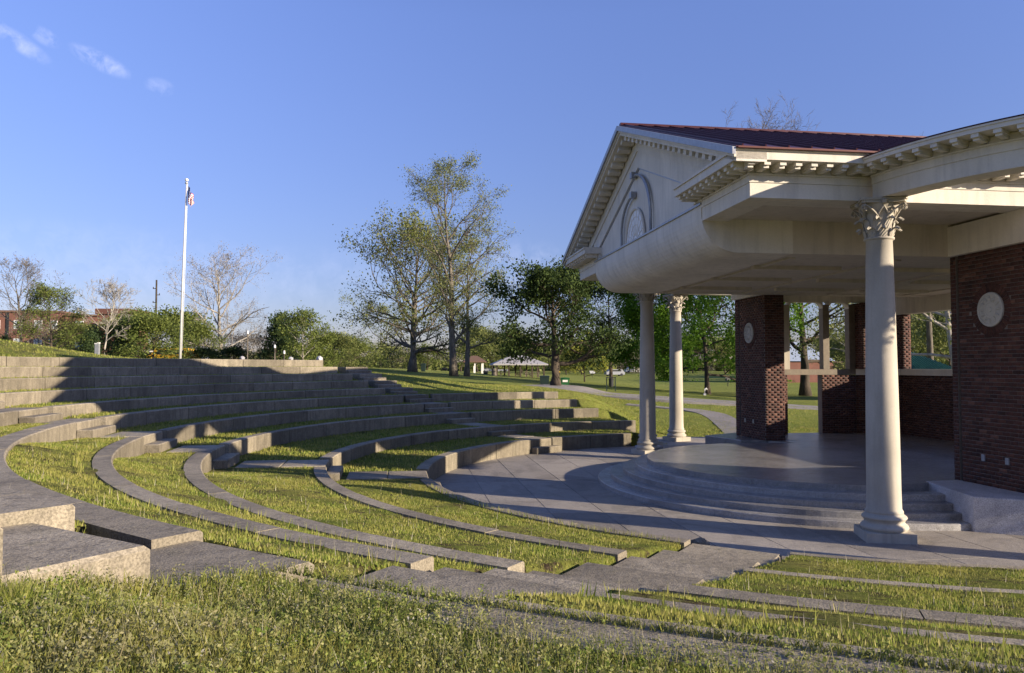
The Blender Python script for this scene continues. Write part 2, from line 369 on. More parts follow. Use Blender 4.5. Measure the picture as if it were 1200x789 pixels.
# ------------------------------------------------------------------ terrace walls
def arc_block(r0, r1, a0, a1, z0, z1, n=4, bev=.022):
    b = MB(); rings = []
    for i in range(n+1):
        a = math.radians(a0+(a1-a0)*i/n); c, s = math.cos(a), math.sin(a)
        rings.append([(CX+r*c, CY+r*s, z) for r, z in ((r0, z0), (r0, z1-bev), (r0+bev, z1), (r1, z1), (r1, z0))])
    b.loft(rings); return b
wall_lab = {1: 'lowest', 2: 'second', 3: 'third', 4: 'fourth', 5: 'fifth', 6: 'sixth', 7: 'seventh', 8: 'eighth', 9: 'ninth', 10: 'topmost'}
segname = {'far': 'beyond the far stair, ending by the lawn', 'mid': 'between the far and the left stair', 'left': 'sweeping from the left stair to the front stair', 'right': 'right of the front stair, running off at the right edge'}
def wall(k, seg, a0, a1, dr=0., th=TH):
    t = empty('terrace_wall', (CX, CY, 0), 0, f'{wall_lab[k]} curved concrete terrace wall, {segname[seg]}', 'terrace wall', 'curved concrete terrace walls')
    r = RK[k]+dr; n = max(1, round(math.radians(a1-a0)*r/(1.9 if seg != 'mid' else 2.1)))
    for i in range(n):
        b0, b1 = a0+(a1-a0)*i/n, a0+(a1-a0)*(i+1)/n; gp = math.degrees((.011 if seg in ('mid', 'far') else .006)/r)
        zj = random.uniform(-.006, .006)-(.03 if seg == 'right' and k < 3 else 0); rj = random.uniform(-.005, .005)
        zb = ZK[k-1]-.25 if k > 1 else -.2
        m = arc_block(r+rj, r+th, b0+gp, b1-gp, zb, ZK[k]+zj)
        m.v = [(x-CX, y-CY, z) for x, y, z in m.v]
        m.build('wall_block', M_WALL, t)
    return t
gapA = lambda r: math.degrees(.85/r)
for k in range(1, 11):
    cA = 188.7; g0 = gapA(RK[k])
    if k <= 5:
        wall(k, 'far', ENDA[k], 130.3, th=.30 if k == 1 else .22)
        wall(k, 'mid', 135.2, cA-g0, th=.32 if k < 3 else .25); wall(k, 'left', cA+g0, 238.2 if k != 5 else 234.7, th={1: .28, 2: .28, 3: .31, 4: .29, 5: .40}[k])
        wall(k, 'right', 238.5+math.degrees(1.35/RK[k]), 288, {4: .26, 5: .28}.get(k, 0), th={1: .16, 2: .17, 3: .27, 4: .50, 5: .50}[k])
    else:
        wall(k, 'mid', 135.5, cA-g0, th=.25); wall(k, 'left', cA+g0, {6: 222, 7: 233.5, 8: 233}.get(k, 230), th=.55)
# stairs
def stair(label, ang, halfw, ks, side=1):
    t = empty('aisle_stair', (CX, CY, 0), 0, label, 'stair', 'radial stairs through the terraces')
    def slab(r0, r1, z, hw, sh=0.):
        am = ang+sh; rm = (r0+r1)/2; dz = .4
        b = MB(); c, s = math.cos(math.radians(am)), math.sin(math.radians(am))
        P = [(r0, -hw), (r1, -hw), (r1, hw), (r0, hw)]; e = .02
        def pt(r, w, z): return (r*c-w*s, r*s+w*c, z)
        b.loft([[pt(r, w, z-dz) for r, w in P], [pt(r, w, z-e) for r, w in P],
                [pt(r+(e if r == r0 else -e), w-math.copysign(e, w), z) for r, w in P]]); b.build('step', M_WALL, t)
    for k in ks:
        base = ZK[k-1]; rise = ZK[k]-base; r = RK[k]
        slab(r-.30, r+.02, base+rise*.45, halfw)
        end = (RK[k+1]-.44) if k < 10 else 25
        if end-r > 1.5: slab(r+.03, r+.03+(end-r-.03)*.5-.005, ZK[k]-.012, halfw-.1); slab(r+.03+(end-r-.03)*.5+.005, end, ZK[k]-.004, halfw-.1)
        else: slab(r+.03, end, ZK[k]-.012, halfw-.02)
    return t
stair('flat concrete stair climbing the terraces at the left of the plaza', 188.7, .72, range(1, 10))
stair('concrete stair on the far side, climbing beside the lit wall ends', 132.8, .62, range(1, 10))
tB = stair('wide concrete stair slabs beside the foreground weeds', 238.5, 0.01, [])
def slabB(r0, r1, z, w0, w1, dz=.42, nm='step'):
    """slab between two radii; w = tangential offsets from the ray at 238.5 deg"""
    c, s = math.cos(math.radians(238.5)), math.sin(math.radians(238.5)); e = .025
    def pt(r, w, z): return (r*c-w*s, r*s+w*c, z)
    P = [(r0, w0), (r1, w0), (r1, w1), (r0, w1)]; cm, wm = (r0+r1)/2, (w0+w1)/2
    b = MB(); b.loft([[pt(r, w, z-dz) for r, w in P], [pt(r, w, z-e) for r, w in P], [pt(r+math.copysign(e, cm-r), w+math.copysign(e, wm-w), z) for r, w in P]])
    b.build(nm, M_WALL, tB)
slabB(8.75, 9.6, .06, -.5, .75); slabB(8.95, 10.08, .14, .78, 1.5)
slabB(9.62, 10.08, .26, -.75, .75); slabB(10.1, 11.3, .43, -.05, 1.25); slabB(11.31, 12.44, .58, -.05, 1.25)
slabB(12.48, 13.7, .74, -.03, 1.3); slabB(13.71, 14.9, .93, -.03, 1.3)
slabB(14.94, 15.6, 1.12, .0, 1.3); slabB(15.61, 16.34, 1.29, .0, 1.3)
slabB(16.38, 17.0, 1.47, .02, 1.3); slabB(17.01, 17.72, 1.62, .02, 1.3)
slabB(17.76, 18.66, 1.80, -1.22, .0, .6); slabB(17.76, 18.3, 1.72, .08, 1.3)
slabB(18.68, 19.75, 2.04, -1.95, -.36, .6)
for i in range(5):
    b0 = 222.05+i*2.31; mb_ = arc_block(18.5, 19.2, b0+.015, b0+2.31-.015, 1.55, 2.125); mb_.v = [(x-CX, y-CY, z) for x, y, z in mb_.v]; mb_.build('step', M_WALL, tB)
slabB(19.62, 20.6, 2.36, -1.6, -.02, .6)

# ------------------------------------------------------------------ building frame
BA = .139; OX, OY = 7.811, 20.782
un = (math.cos(BA), math.sin(BA)); uu = (-math.sin(BA), math.cos(BA))
def BW(n, u): return (OX+n*un[0]+u*uu[0], OY+n*un[1]+u*uu[1])
def toloc(x, y): return ((x-OX)*un[0]+(y-OY)*un[1], (x-OX)*uu[0]+(y-OY)*uu[1])

# ------------------------------------------------------------------ plaza (slabs with joints, clipped to the plaza outline)
def clip(poly, inside, inter):
    out = []
    for i in range(len(poly)):
        a, b = poly[i], poly[(i+1) % len(poly)]; ia, ib = inside(a), inside(b)
        if ia: out.append(a)
        if ia != ib: out.append(inter(a, b))
    return out
def clip_circle(poly, c, R, n=90):
    for k in range(n):
        a = 2*PI*(k+.5)/n; nx_, ny_ = math.cos(a), math.sin(a)
        f = lambda p: (p[0]-c[0])*nx_+(p[1]-c[1])*ny_-R
        if all(f(p) <= 0 for p in poly): continue
        poly = clip(poly, lambda p: f(p) <= 0, lambda a_, b_: tuple(a_[i]+(b_[i]-a_[i])*f(a_)/(f(a_)-f(b_)) for i in (0, 1)))
        if len(poly) < 3: return []
    return poly
cn, cu = toloc(CX, CY)
pb = MB(); pb.lathe([(10.1, -.14), (10.1, -.012)], 96, (CX, CY))
plaza = link('plaza', pb.mesh(M_SLAB)); prop(plaza, kind='structure')
NJ, UJ = 1.12, 4.6
for i in range(-14, 14):
    for j in range(-4, 5):
        g_ = .010
        n0, n1 = -7.0+i*NJ+.55, -7.0+(i+1)*NJ+.55; u0, u1 = j*UJ+1.0, (j+1)*UJ+1.0
        P = clip_circle([(n0+g_, u0+g_), (n1-g_, u0+g_), (n1-g_, u1-g_), (n0+g_, u1-g_)], (cn, cu), 10.14)
        if len(P) < 3: continue
        cc = sum(p[0] for p in P)/len(P), sum(p[1] for p in P)/len(P)
        if math.hypot(cc[0]-cn, cc[1]-cu) < 3.2: continue
        Wp = [BW(*p) for p in P]; zj = random.uniform(-.002, .002)
        b = MB(); b.prism(Wp, -.1, zj); b.build('slab', M_SLAB, plaza)
# apron round the pavilion
ap = []
for k in range(0, 61):
    a = math.radians(-72+k*(107-(-72))/60); ap.append((CX+13.5*math.cos(a), CY+13.5*math.sin(a)))
for k in range(0, 61):
    a = math.radians(107-k*(107-(-72))/60); ap.append((CX+10.16*math.cos(a), CY+10.16*math.sin(a)))
n_ = len(ap)//2
b = MB(); v = [(x, y, -.006) for x, y in ap]+[(x, y, -.15) for x, y in ap]; N2 = len(ap)
b.add(v, [(i, i+1, N2-2-i, N2-1-i) for i in range(n_-1)]+[(i, (i+1) % N2, N2+(i+1) % N2, N2+i) for i in range(N2)])
apron = b.build('apron_pavement', M_SLAB); prop(apron, kind='structure')

# ------------------------------------------------------------------ stage platform with curved steps
stg = empty('stage_platform', (CX, CY, 0), 0, 'round concrete stage platform with curved steps under the pavilion', 'stage')
radii = [5.72, 5.39, 5.06, 4.74, 4.41]; rz_ = .637/5
for i, r in enumerate(radii):
    z1 = rz_*(i+1); b = MB(); nn = 72
    r_in = (radii[i+1]-.05 if i < 4 else 0)
    if i < 4:
        b.loft([[(r*math.cos(a), r*math.sin(a), -.02), (r*math.cos(a), r*math.sin(a), z1-.012), ((r-.012)*math.cos(a), (r-.012)*math.sin(a), z1), (r_in*math.cos(a), r_in*math.sin(a), z1), (r_in*math.cos(a), r_in*math.sin(a), -.02)]
                for a in [math.radians(75+212*k/nn) for k in range(nn+1)]])
        b.build('step', M_STAGE, stg)
    else:
        pr = [(r*math.cos(a), r*math.sin(a)) for a in [math.radians(75+190*k/nn) for k in range(nn+1)]]
        lo = [BW(*p) for p in ((1.6, -4.35), (1.6, -7.0), (8.2, -7.0), (8.2, 7.0), (1.2, 7.0), (1.2, 4.35))]
        pr2 = pr+[(x-CX, y-CY) for x, y in lo]
        # order: arc goes 75 -> 265 deg (left side), then right side low u to high u
        b.prism(pr2, -.02, .637); b.build('platform', M_STAGE, stg)
def locprism(b, pts, z0, z1, o=(CX, CY)): b.prism([(BW(*p)[0]-o[0], BW(*p)[1]-o[1]) for p in pts], z0, z1)
for sg in (-1, 1):
    ck = MB(); P = [(-.12, 6.42), (1.75, 6.6), (1.75, 4.35), (.32, 4.5), (.2, 4.62)]
    P = [(a, sg*b_) for a, b_ in P]; P = P if sg > 0 else P[::-1]
    P = [(-.14, sg*6.44), (2.2, sg*7.9), (2.2, sg*4.36), (.30, sg*4.50)]
    locprism(ck, P, -.02, .645)
    o = ck.build('cheek_wall', M_CHEEK if sg < 0 else M_STAGE, stg)
    m = o.modifiers.new('b', 'BEVEL'); m.width = .02; m.segments = 2; m.limit_method = 'ANGLE'
# small sockets on the cheek
b = MB()
for du in (0, .22):
    b = MB(); fx, fy = -.14+(1.40+du)*.848, -6.44-(1.40+du)*.529; P = []
    for w__ in (0, .02): P.append([(BW(fx-.53*w__+.85*.045*math.cos(a), fy-.85*w__*-1*-1-.53*.045*math.cos(a))[0]-CX, BW(fx-.53*w__+.85*.045*math.cos(a), fy-.85*w__-.53*.045*math.cos(a))[1]-CY, .36+.045*math.sin(a)) for a in [2*PI*k/12 for k in range(12)]])
    b.loft(P); b.build('socket', M_DARK, stg)

# ------------------------------------------------------------------ pavilion
PV = empty('pavilion', (OX, OY, 0), BA, 'classical bandstand pavilion with cream pediment, brick piers and maroon roof', 'pavilion')
# local axes: X = n (towards the back), Y = u (along the facade)
HB, NF, HT, OV, CZ, RZ = 6.668, -4.554, 6.06, .454, 6.80, 9.38
BWD, SZ, TZ, PZ = 4.45, 5.42, 6.40, .637
NBK = 7.6
# main side entablatures
def bxo(name, m, *dims, parent=PV, bev=0):
    b = MB()
    for d in dims: b.box(*d)
    o = b.build(name, m, parent)
    if bev: md = o.modifiers.new('b', 'BEVEL'); md.width = bev; md.segments = 2; md.limit_method = 'ANGLE'
    return o
for s in (-1, 1):
    y0, y1 = sorted((s*HB, s*(HB-.62)))
    # architrave with two fasciae (lower recessed) and frieze
    lo = sorted((s*(HB-.0), s*(HB-.62)))
    b = MB()
    def side(yo, z0, z1, n0=NF, n1=NBK):
        a, c = sorted((s*(HB+yo), s*(HB-.62))); b.box(n0-yo, n1, a, c, z0, z1)
    side(0, HT, HT+.27); side(.018, HT+.272, HT+.40); side(.045, HT+.402, HT+.43); side(.01, HT+.432, 6.60)
    # return on the front
    def ret(yo, z0, z1):
        a, c = sorted((s*(HB-.62), s*(BWD-.38))); b.box(NF-yo, NF+.55, a, c, z0, z1)
    ret(0, HT, HT+.27); ret(.018, HT+.272, HT+.40); ret(.045, HT+.402, HT+.43); ret(.01, HT+.432, 6.60)
    b.build('entablature', M_CREAM, PV)
    # cornice along the side and on the front return
    b = MB()
    a, c = sorted((s*(HB+OV), s*(HB-.2)))
    b.box(NF-OV, NBK, a, c, 6.62, CZ-.03); a, c = sorted((s*(HB+OV+.03), s*(HB-.2))); b.box(NF-OV-.03, NBK, a, c, CZ-.03, CZ+.02)
    a, c = sorted((s*(HB-.2), s*(BWD-.40))); b.box(NF-OV, NF+.1, a, c, 6.62, CZ-.03); b.box(NF-OV-.03, NF+.1, a, c, CZ-.03, CZ+.02)
    o = b.build('cornice', M_CREAM, PV)
    # modillion brackets
    mb = MB(); mb.box(-.19, .19, -.058, .058, -.07, 0); mb.box(-.14, .19, -.048, .048, -.115, -.07)
    mm = mb.mesh(M_CREAM)
    n = NF-.15
    while n < (0.8 if s < 0 else 0):
        link('modillion', mm, PV, (n, s*(HB+.21), 6.618), PI/2 if s < 0 else -PI/2); n += .29
    u = HB+.15
    while u > BWD-.35:
        link('modillion', mm, PV, (NF-.21, s*u, 6.618), 0); u -= .29
# tympanum wall with recessed triangular field
slope = (RZ-CZ)/(HB+OV)
def rake_z(y): return RZ-slope*abs(y)
b = MB()
def tri(n0, n1, off, zb, mi=0):
    w = HB-.03; ze = rake_z(w)-off
    P = [(-w, zb), (w, zb), (w, ze), (0, RZ-off), (-w, ze)]
    b.loft([[(n, y, z) for y, z in P] for n in (n0, n1)])
tri(NF+.08, NF+.5, .16, TZ)
b.build('tympanum', M_CREAM, PV)
def rake_bar(b, n0, n1, off0, off1, y_in=0., y_out=HB+OV, cut=None):
    """sloping bars below the roof line, both sides mitred at the ridge"""
    for s in (-1, 1):
        v = []
        for y in (0, s*y_out):
            for n in (n0, n1):
                for off in (off0, off1): v.append((n, y, rake_z(y)-off))
        b.add(v, [(0, 1, 3, 2), (4, 6, 7, 5), (0, 4, 5, 1), (2, 3, 7, 6), (0, 2, 6, 4), (1, 5, 7, 3)])
b = MB(); rake_bar(b, NF-.0, NF+.12, .30, .62, y_out=HB-.35); rake_bar(b, NF+.03, NF+.12, .62, 1.06, y_out=HB-1.9); b.build('pediment_border', M_CREAM, PV)
b = MB(); rake_bar(b, NF+.055, NF+.10, 1.06, 1.10, y_out=HB-1.95); b.build('panel_groove', M_GUTTER, PV)
b = MB(); rake_bar(b, NF-OV, NF+.1, .05, .22); rake_bar(b, NF-OV-.04, NF-OV+.02, .02, .15); b.build('raking_cornice', M_CREAM, PV)
b = MB(); rake_bar(b, NF-OV-.09, NF-OV-.03, -.03, .10, y_out=HB+OV+.05); b.build('verge_gutter', M_GUTTER, PV)
dm = MB(); dm.box(-.17, .17, -.08, .08, -.12, 0); dmm = dm.mesh(M_CREAM)
for s in (-1, 1):
    y = .2
    while y < HB+.2:
        o = link('modillion', dmm, PV, (NF-.2, s*y, rake_z(y)-.215)); o.rotation_euler = (-s*math.atan(slope), 0, 0); y += .33
# arch mouldings and lunette window
UC = .32
def arch(b, R, zc, zs, a0, a1, n=NF, w=.036, legs=None, hk=1):
    pts = []
    if legs: pts.append((n, UC+R*math.cos(a0), zs))
    for k in range(15):
        a = a0+(a1-a0)*k/14; pts.append((n, UC+R*math.cos(a), zc+R*math.sin(a)*1.0))
    b.tube(pts, w, 6)
b = MB()
arch(b, 1.42, 6.74, TZ, PI, PI/2+.12, legs=True)
b.build('arch_moulding', M_GUTTER, PV)
b = MB()
pts = [(NF, UC-1.42, TZ)]+[(NF, UC+1.42*math.cos(a), 6.95+1.2*math.sin(a)) for a in [PI-(PI/2-.02)*k/12 for k in range(13)]]
b.tube(pts, .036, 6); x = pts[-1]; b.box(NF-.08, NF+.06, UC-.09, UC+.07, 8.10, 8.26)
b.build('arch_moulding', M_GUTTER, PV)
b = MB()
pts = [(NF, UC+1.17, TZ)]+[(NF, UC+1.17*math.cos(a), 6.75+.90*math.sin(a)) for a in [(PI/2-.05)*k/12 for k in range(13)]]
b.tube(pts, .036, 6); b.box(NF-.08, NF+.06, UC-.05, UC+.11, 7.58, 7.74)
b.build('arch_moulding', M_GUTTER, PV)
def semi(b, n0, n1, ry, rz, z0, yc=UC, N=24):
    v = []; 
    for n in (n0, n1): v += [(n, yc+ry*math.cos(PI*k/N), z0+rz*math.sin(PI*k/N)) for k in range(N+1)]
    M_ = N+1; b.add(v, [tuple(range(M_))[::-1], tuple(range(M_, 2*M_))]+[(i, (i+1) % M_, M_+(i+1) % M_, M_+i) for i in range(M_)])
b = MB(); semi(b, NF+.045, NF+.2, .80, .86, TZ); lun = b.build('lunette_window', M_LATTICE, PV)
b = MB(); b.tube([(NF+.03, UC+.82*math.cos(PI*k/24), TZ+.88*math.sin(PI*k/24)) for k in range(25)], .035, 6); b.build('frame', M_CREAM, lun)
b = MB()
for k in range(1, 9):
    a = PI*k/9; b.tube([(NF+.045, UC+.16*math.cos(a), TZ+.16*math.sin(a)), (NF+.045, UC+.78*math.cos(a), TZ+.84*math.sin(a))], .012, 4)
for rr in (.2, .42, .62): b.tube([(NF+.045, UC+rr*math.cos(PI*k/16), TZ+rr*1.07*math.sin(PI*k/16)) for k in range(17)], .012, 4)
o = b.build('muntin', M_CREAM, lun); o['kind'] = 'stuff'
# bullnose canopy and soffit
b = MB(); prof = [(NF+.14, TZ+.03), (NF-.01, TZ+.0), (NF-.02, TZ-.10)]
R1_, R2_ = .78, .80
for k in range(13):
    a = PI/2*k/12; prof.append((NF-.02+R1_*(1-math.cos(a)), SZ+R2_*(1-math.sin(a))))
prof += [(NF+2.0, SZ), (NF+2.0, TZ)]
b.loft([[(n, y, z) for n, z in prof] for y in (-BWD, BWD)])
bn = b.build('bullnose_canopy', M_CREAM, PV)
bn.data.polygons.foreach_set('use_smooth', [False]*len(bn.data.polygons))
b = MB(); b.box(NF-.05, NF+.1, -BWD-.02, BWD+.02, TZ-.01, TZ+.035); b.build('canopy_flashing', M_GUTTER, PV)
# inner box: side beams and ceiling
b = MB()
for s in (-1, 1):
    a, c = sorted((s*BWD, s*(BWD-.5))); b.box(NF+1.98, NBK, a, c, SZ, HT+.3)
b.box(NF+1.98, NBK, -BWD+.5, BWD-.5, SZ+.02, SZ+.2)
b.build('ceiling', M_SOFF, PV)
for s in (-1, 1):
    b = MB(); a, c = sorted((s*(HB-.6), s*(BWD+.0))); b.box(NF+.5, NBK, a, c, HT+.05, HT+.12); b.build('soffit', M_SOFF, PV)
rb = MB(); rb.box(-1.1, 1.1, -.09, .09, -.10, 0); rbm = rb.mesh(M_SOFF)
for n in (-1.4, 1.6, 4.4):
    for u in (-2.4, .0, 2.4): link('ceiling_light', rbm, PV, (n, u, SZ+.025))
rb = MB(); rb.box(-.07, .07, -3.9, 3.9, -.05, 0); rbm = rb.mesh(M_SOFF)
for n in (-2.3, .2, 3.1, 5.8): link('ceiling_rib', rbm, PV, (n, 0, SZ+.025))
# pier tops meet cream side panels between the piers and the side beams
# brickwork ---------------------------------------------------------------
BL, BH, JT = .203, .0812, .010
def brick_face(name, p0, p1, z0, z1, parent, skip=None, off=.005):
    """proud bricks on a vertical plane from p0 to p1 (local xy), outside on the left of the direction p1->p0"""
    p0 = Vector((*p0, 0)); p1 = Vector((*p1, 0)); d = (p1-p0); L = d.length; d.normalize(); nrm = Vector((d.y, -d.x, 0))
    V = []; Fc = []; Rn = []
    nc = max(1, int(round((z1-z0)/BH))); bh = (z1-z0)/nc
    for c in range(nc):
        x = -(BL/2 if c % 2 else 0.)
        while x < L-.01:
            a, e = max(x+JT/2, .002), min(x+BL-JT/2, L-.002)
            x += BL
            if e-a < .03: continue
            zb, zt = z0+c*bh+JT/2, z0+(c+1)*bh-JT/2
            if skip and skip((a+e)/2, (zb+zt)/2): continue
            o_ = off+random.uniform(-.0015, .002); q0 = p0+d*a; q1 = p0+d*e; k = len(V)
            for z in (zb, zt):
                for q_ in (q0, q1): V.append((q_.x, q_.y, z)); 
            for z in (zb, zt):
                for q_ in (q0, q1): w = q_+nrm*o_; V.append((w.x, w.y, z))
            Fc += [(k+4, k+5, k+7, k+6), (k, k+1, k+5, k+4), (k+2, k+6, k+7, k+3), (k, k+4, k+6, k+2), (k+1, k+3, k+7, k+5)]
            rv = min(1, max(0, random.gauss(.45, .25))); Rn += [rv]*8
    me = rawmesh(name, np.array(V), np.array(Fc), M_BRICK, np.array(Rn))
    o = link(name, me, parent); o['kind'] = 'stuff'; return o
def pier(sg):
    core = MB(); 
    # main face with the medallion, a recessed groove and a corner strip
    u0, u1, u2 = 4.36, 4.64, (7.3 if sg < 0 else 6.62)
    lab = None
    n0 = 1.10; nb = 1.78
    if sg < 0:
        core.box(n0, nb, -u2, -4.60, PZ, SZ); core.box(n0, nb, -4.52, -u0, PZ, SZ-.004); core.box(n0+.09, nb, -4.60, -4.52, PZ, SZ-.006)
    else:
        core.box(n0, nb, u0, 6.22, PZ, SZ); core.box(n0, nb, 6.30, u2, PZ, SZ-.004); core.box(n0+.09, nb, 6.22, 6.30, PZ, SZ-.006)
    o = core.build('pier', M_MORTAR, PV)
    mu, mz = sg*5.5, 4.21
    def sk_main(x, z):
        u = (sg*4.60+(1 if sg > 0 else -1)*0)+0
        return False
    if sg < 0:
        lo, hi = -u2, -4.60
        brick_face('brickwork', (n0, hi), (n0, lo), PZ, SZ, o, lambda x, z: math.hypot(hi-x-mu, z-mz) < .50)
        brick_face('brickwork', (n0, -u0), (n0, -4.52), PZ, SZ-.004, o)
        brick_face('brickwork', (nb, -u0), (n0, -u0), PZ, SZ-.004, o)
    else:
        lo, hi = u0, 6.22
        brick_face('brickwork', (n0, hi), (n0, lo), PZ, SZ, o, lambda x, z: math.hypot(hi-x-mu, z-mz) < .50)
        brick_face('brickwork', (n0, u2), (n0, 6.30), PZ, SZ-.004, o)
        brick_face('brickwork', (n0, u0), (nb, u0), PZ, SZ-.004, o)
    # soldier ring of bricks + round stone medallion
    V = []; Fc = []; Rn = []
    N = 34
    for i in range(N):
        a0, a1 = 2*PI*(i+.06)/N, 2*PI*(i+.94)/N; k = len(V); rv = random.uniform(.1, .7)
        for nn_ in (n0, n0-.007):
            for r, a in ((.36, a0), (.36, a1), (.53, a1), (.53, a0)): V.append((nn_, mu+r*math.cos(a), mz+r*math.sin(a)))
        Fc += [(k+4, k+5, k+6, k+7), (k, k+1, k+5, k+4), (k+1, k+2, k+6, k+5), (k+2, k+3, k+7, k+6), (k+3, k, k+4, k+7)]; Rn += [rv]*8
    w = link('brick_ring', rawmesh('brick_ring', np.array(V), np.array(Fc), M_BRICK, np.array(Rn)), o); w['kind'] = 'stuff'
    b = MB(); ring = []
    for r, nn_ in ((.345, n0+.01), (.345, n0-.03), (.30, n0-.04), (.29, n0-.022), (.18, n0-.022), (.17, n0-.035), (.14, n0-.035), (.13, n0-.02), (.05, n0-.02), (.04, n0-.04), (.001, n0-.042)):
        ring.append([(nn_, mu+r*math.cos(2*PI*k/32), mz+r*math.sin(2*PI*k/32)) for k in range(32)])
    b.loft(ring); 
    for k in range(12):
        a = 2*PI*k/12; b.tube([(n0-.024, mu+.15*math.cos(a), mz+.15*math.sin(a)), (n0-.032, mu+.22*math.cos(a), mz+.22*math.sin(a)), (n0-.024, mu+.28*math.cos(a), mz+.28*math.sin(a))], [.01, .03, .01], 6)
    md = b.build('medallion', M_MEDAL, o)
    for du in (0, .63):
        b = MB(); b.box(n0-.03, n0+.02, sg*(5.22+du)-.045, sg*(5.22+du)+.045, 1.14, 1.27); b.build('outlet_box', M_GUTTER, o)
    return o
pier(-1); pier(1)
# upper cream panels between side beam and outer entablature above piers are part of the soffit drop
for s in (-1, 1):
    b = MB(); a, c = sorted((s*(BWD-.0), s*(HB-.02))); b.box(.98, 1.35, a, c, SZ+.004, HT-.003); b.build('pier_beam', M_CREAM, PV)
# rear enclosure: low walls, caps, posts and head beams ---------------------
def low_wall(pa, pb, z1=2.75, th=.28, face=-1, nm='parapet_wall'):
    d = Vector((pb[0]-pa[0], pb[1]-pa[1])); L = d.length; d.normalize(); nn_ = Vector((d.y, -d.x))*th
    b = MB(); P = [pa, pb, (pb[0]-nn_.x, pb[1]-nn_.y), (pa[0]-nn_.x, pa[1]-nn_.y)]
    b.prism(P, PZ, z1); o = b.build(nm, M_MORTAR, PV)
    brick_face('brickwork', pa, pb, PZ, z1, o)
    return o
def capstone(pa, pb, z0=2.75, z1=2.97, th=.28, e=.06):
    d = Vector((pb[0]-pa[0], pb[1]-pa[1])).normalized(); n_ = Vector((d.y, -d.x))
    P = [Vector(pa)+n_*e, Vector(pb)+n_*e, Vector(pb)-n_*(th+e), Vector(pa)-n_*(th+e)]
    b = MB(); b.prism([(p.x, p.y) for p in P], z0+.003, z1); b.build('capstone', M_CREAM, PV)
def post(n0, n1, u0, u1, z0, z1, m, nm='post', brick=False):
    b = MB(); b.box(n0, n1, u0, u1, z0, z1); o = b.build(nm, m, PV)
    if brick: 
        brick_face('brickwork', (n0, u1), (n0, u0), z0, z1, o); brick_face('brickwork', (n0, u0), (n1, u0), z0, z1, o)
    return o
US = 6.7
# left (far) side wall: jamb, doorway, brick panel, window posts
post(2.75, 3.10, US, US+.3, PZ, 2.92, M_MORTAR, 'door_jamb', True)
bxo('pilaster', M_COLUMN, (2.9, 3.2, US-.02, US+.28, 2.96, SZ-.12))
bxo('transom', M_TRIM, (1.78, 6.0, US-.03, US+.3, 2.76, 2.96))
low_wall((4.42, US-.01), (5.75, US-.01), 2.755)
bxo('mullion', M_TRIM, (4.50, 4.74, US-.02, US+.26, 2.965, SZ-.10))
bxo('mullion', M_TRIM, (5.52, 5.80, US-.02, US+.26, 2.965, SZ-.10))
post(5.76, 6.35, US-.5, US+.3, 2.97, SZ-.05, M_MORTAR, 'corner_pier', True)
low_wall((5.76, US-.02), (7.0, 5.85), 2.755)
bxo('mullion', M_TRIM, (1.80, 1.98, US-.02, US+.26, 2.965, SZ-.10))
# arched head over the two side windows
b = MB()
def arch_head(n0, n1, z0, z1, y0, y1, R=.22, yy=None):
    # spandrel with rounded corners: polygon in (n,z) extruded over y
    poly = [(n0, z1), (n0, z0-R)]+[(n0+R-R*math.cos(a), z0-R+R*math.sin(a)) for a in [PI/2*k/6 for k in range(1, 7)]]
    poly += [(n1-R+R*math.sin(a), z0-R+R*math.cos(a)) for a in [PI/2*k/6 for k in range(0, 7)]]+[(n1, z1)]
    b.loft([[(n, y, z) for n, z in poly] for y in (y0, y1)])
arch_head(3.2, 4.5, SZ-.02, SZ+.3, US-.02, US+.26); arch_head(4.74, 5.52, SZ-.02, SZ+.3, US-.02, US+.26); arch_head(1.98, 2.9, SZ-.02, SZ+.3, US-.02, US+.26)
b.box(1.5, 6.4, US+.0, US+.24, SZ+.0, HT)
b.build('window_head', M_CREAM, PV)
bxo('corner_block', M_FARBRICK, (5.66, 6.1, US+.02, US+.4, PZ, 2.75))
# back wall
low_wall((7.0, 5.85), (7.0, -6.4), 2.755); capstone((7.0, 5.85), (7.0, -6.4)); capstone((5.76, US-.02), (7.0, 5.85))
b = MB(); b.box(6.98, 7.3, -6.5, 6.4, 4.92, HT); b.build('rear_beam', M_CREAM, PV)
for u in (5.72, -1.2): post(6.99, 7.29, u, u+.5, 2.975, 4.915, M_MORTAR, 'rear_pier', True)
# right (near) side wall of the stage, mostly hidden by the right pier
low_wall((7.0, -6.4), (1.79, -6.5), 2.755)
# roof ---------------------------------------------------------------------
b = MB(); ye = HB+OV+.04; zr0 = RZ+.03
for s in (-1, 1):
    v = []
    for n in (NF-OV-.02, NBK+.6):
        for y, z in ((0, RZ+.05), (s*ye, RZ+.05-slope*ye)): v += [(n, y, z), (n, y, z-.04)]
    b.add(v, [(0, 2, 6, 4), (1, 5, 7, 3), (2, 3, 7, 6), (0, 1, 3, 2), (4, 6, 7, 5)])
roof = b.build('roof', M_ROOF, PV)
sm_ = MB()
ln = math.hypot(ye, slope*ye); sm_.box(-.012, .012, 0, ln, 0, .035); smm = sm_.mesh(M_ROOF)
n = NF-OV+.1
while n < NBK+.5:
    for s in (-1, 1):
        o = link('roof_seam', smm, roof, (n, 0, RZ+.051)); o.rotation_euler = (0, 0, 0) if s > 0 else (0, 0, PI)
        o.rotation_euler = Matrix.Rotation(0 if s > 0 else PI, 3, 'Z').to_euler() if False else ((-math.atan(slope), 0, 0) if s > 0 else (math.atan(slope), 0, PI))
        if s < 0: o.rotation_euler = (Matrix.Rotation(PI, 3, 'Z') @ Matrix.Rotation(-math.atan(slope), 3, 'X')).to_euler()
    n += .42
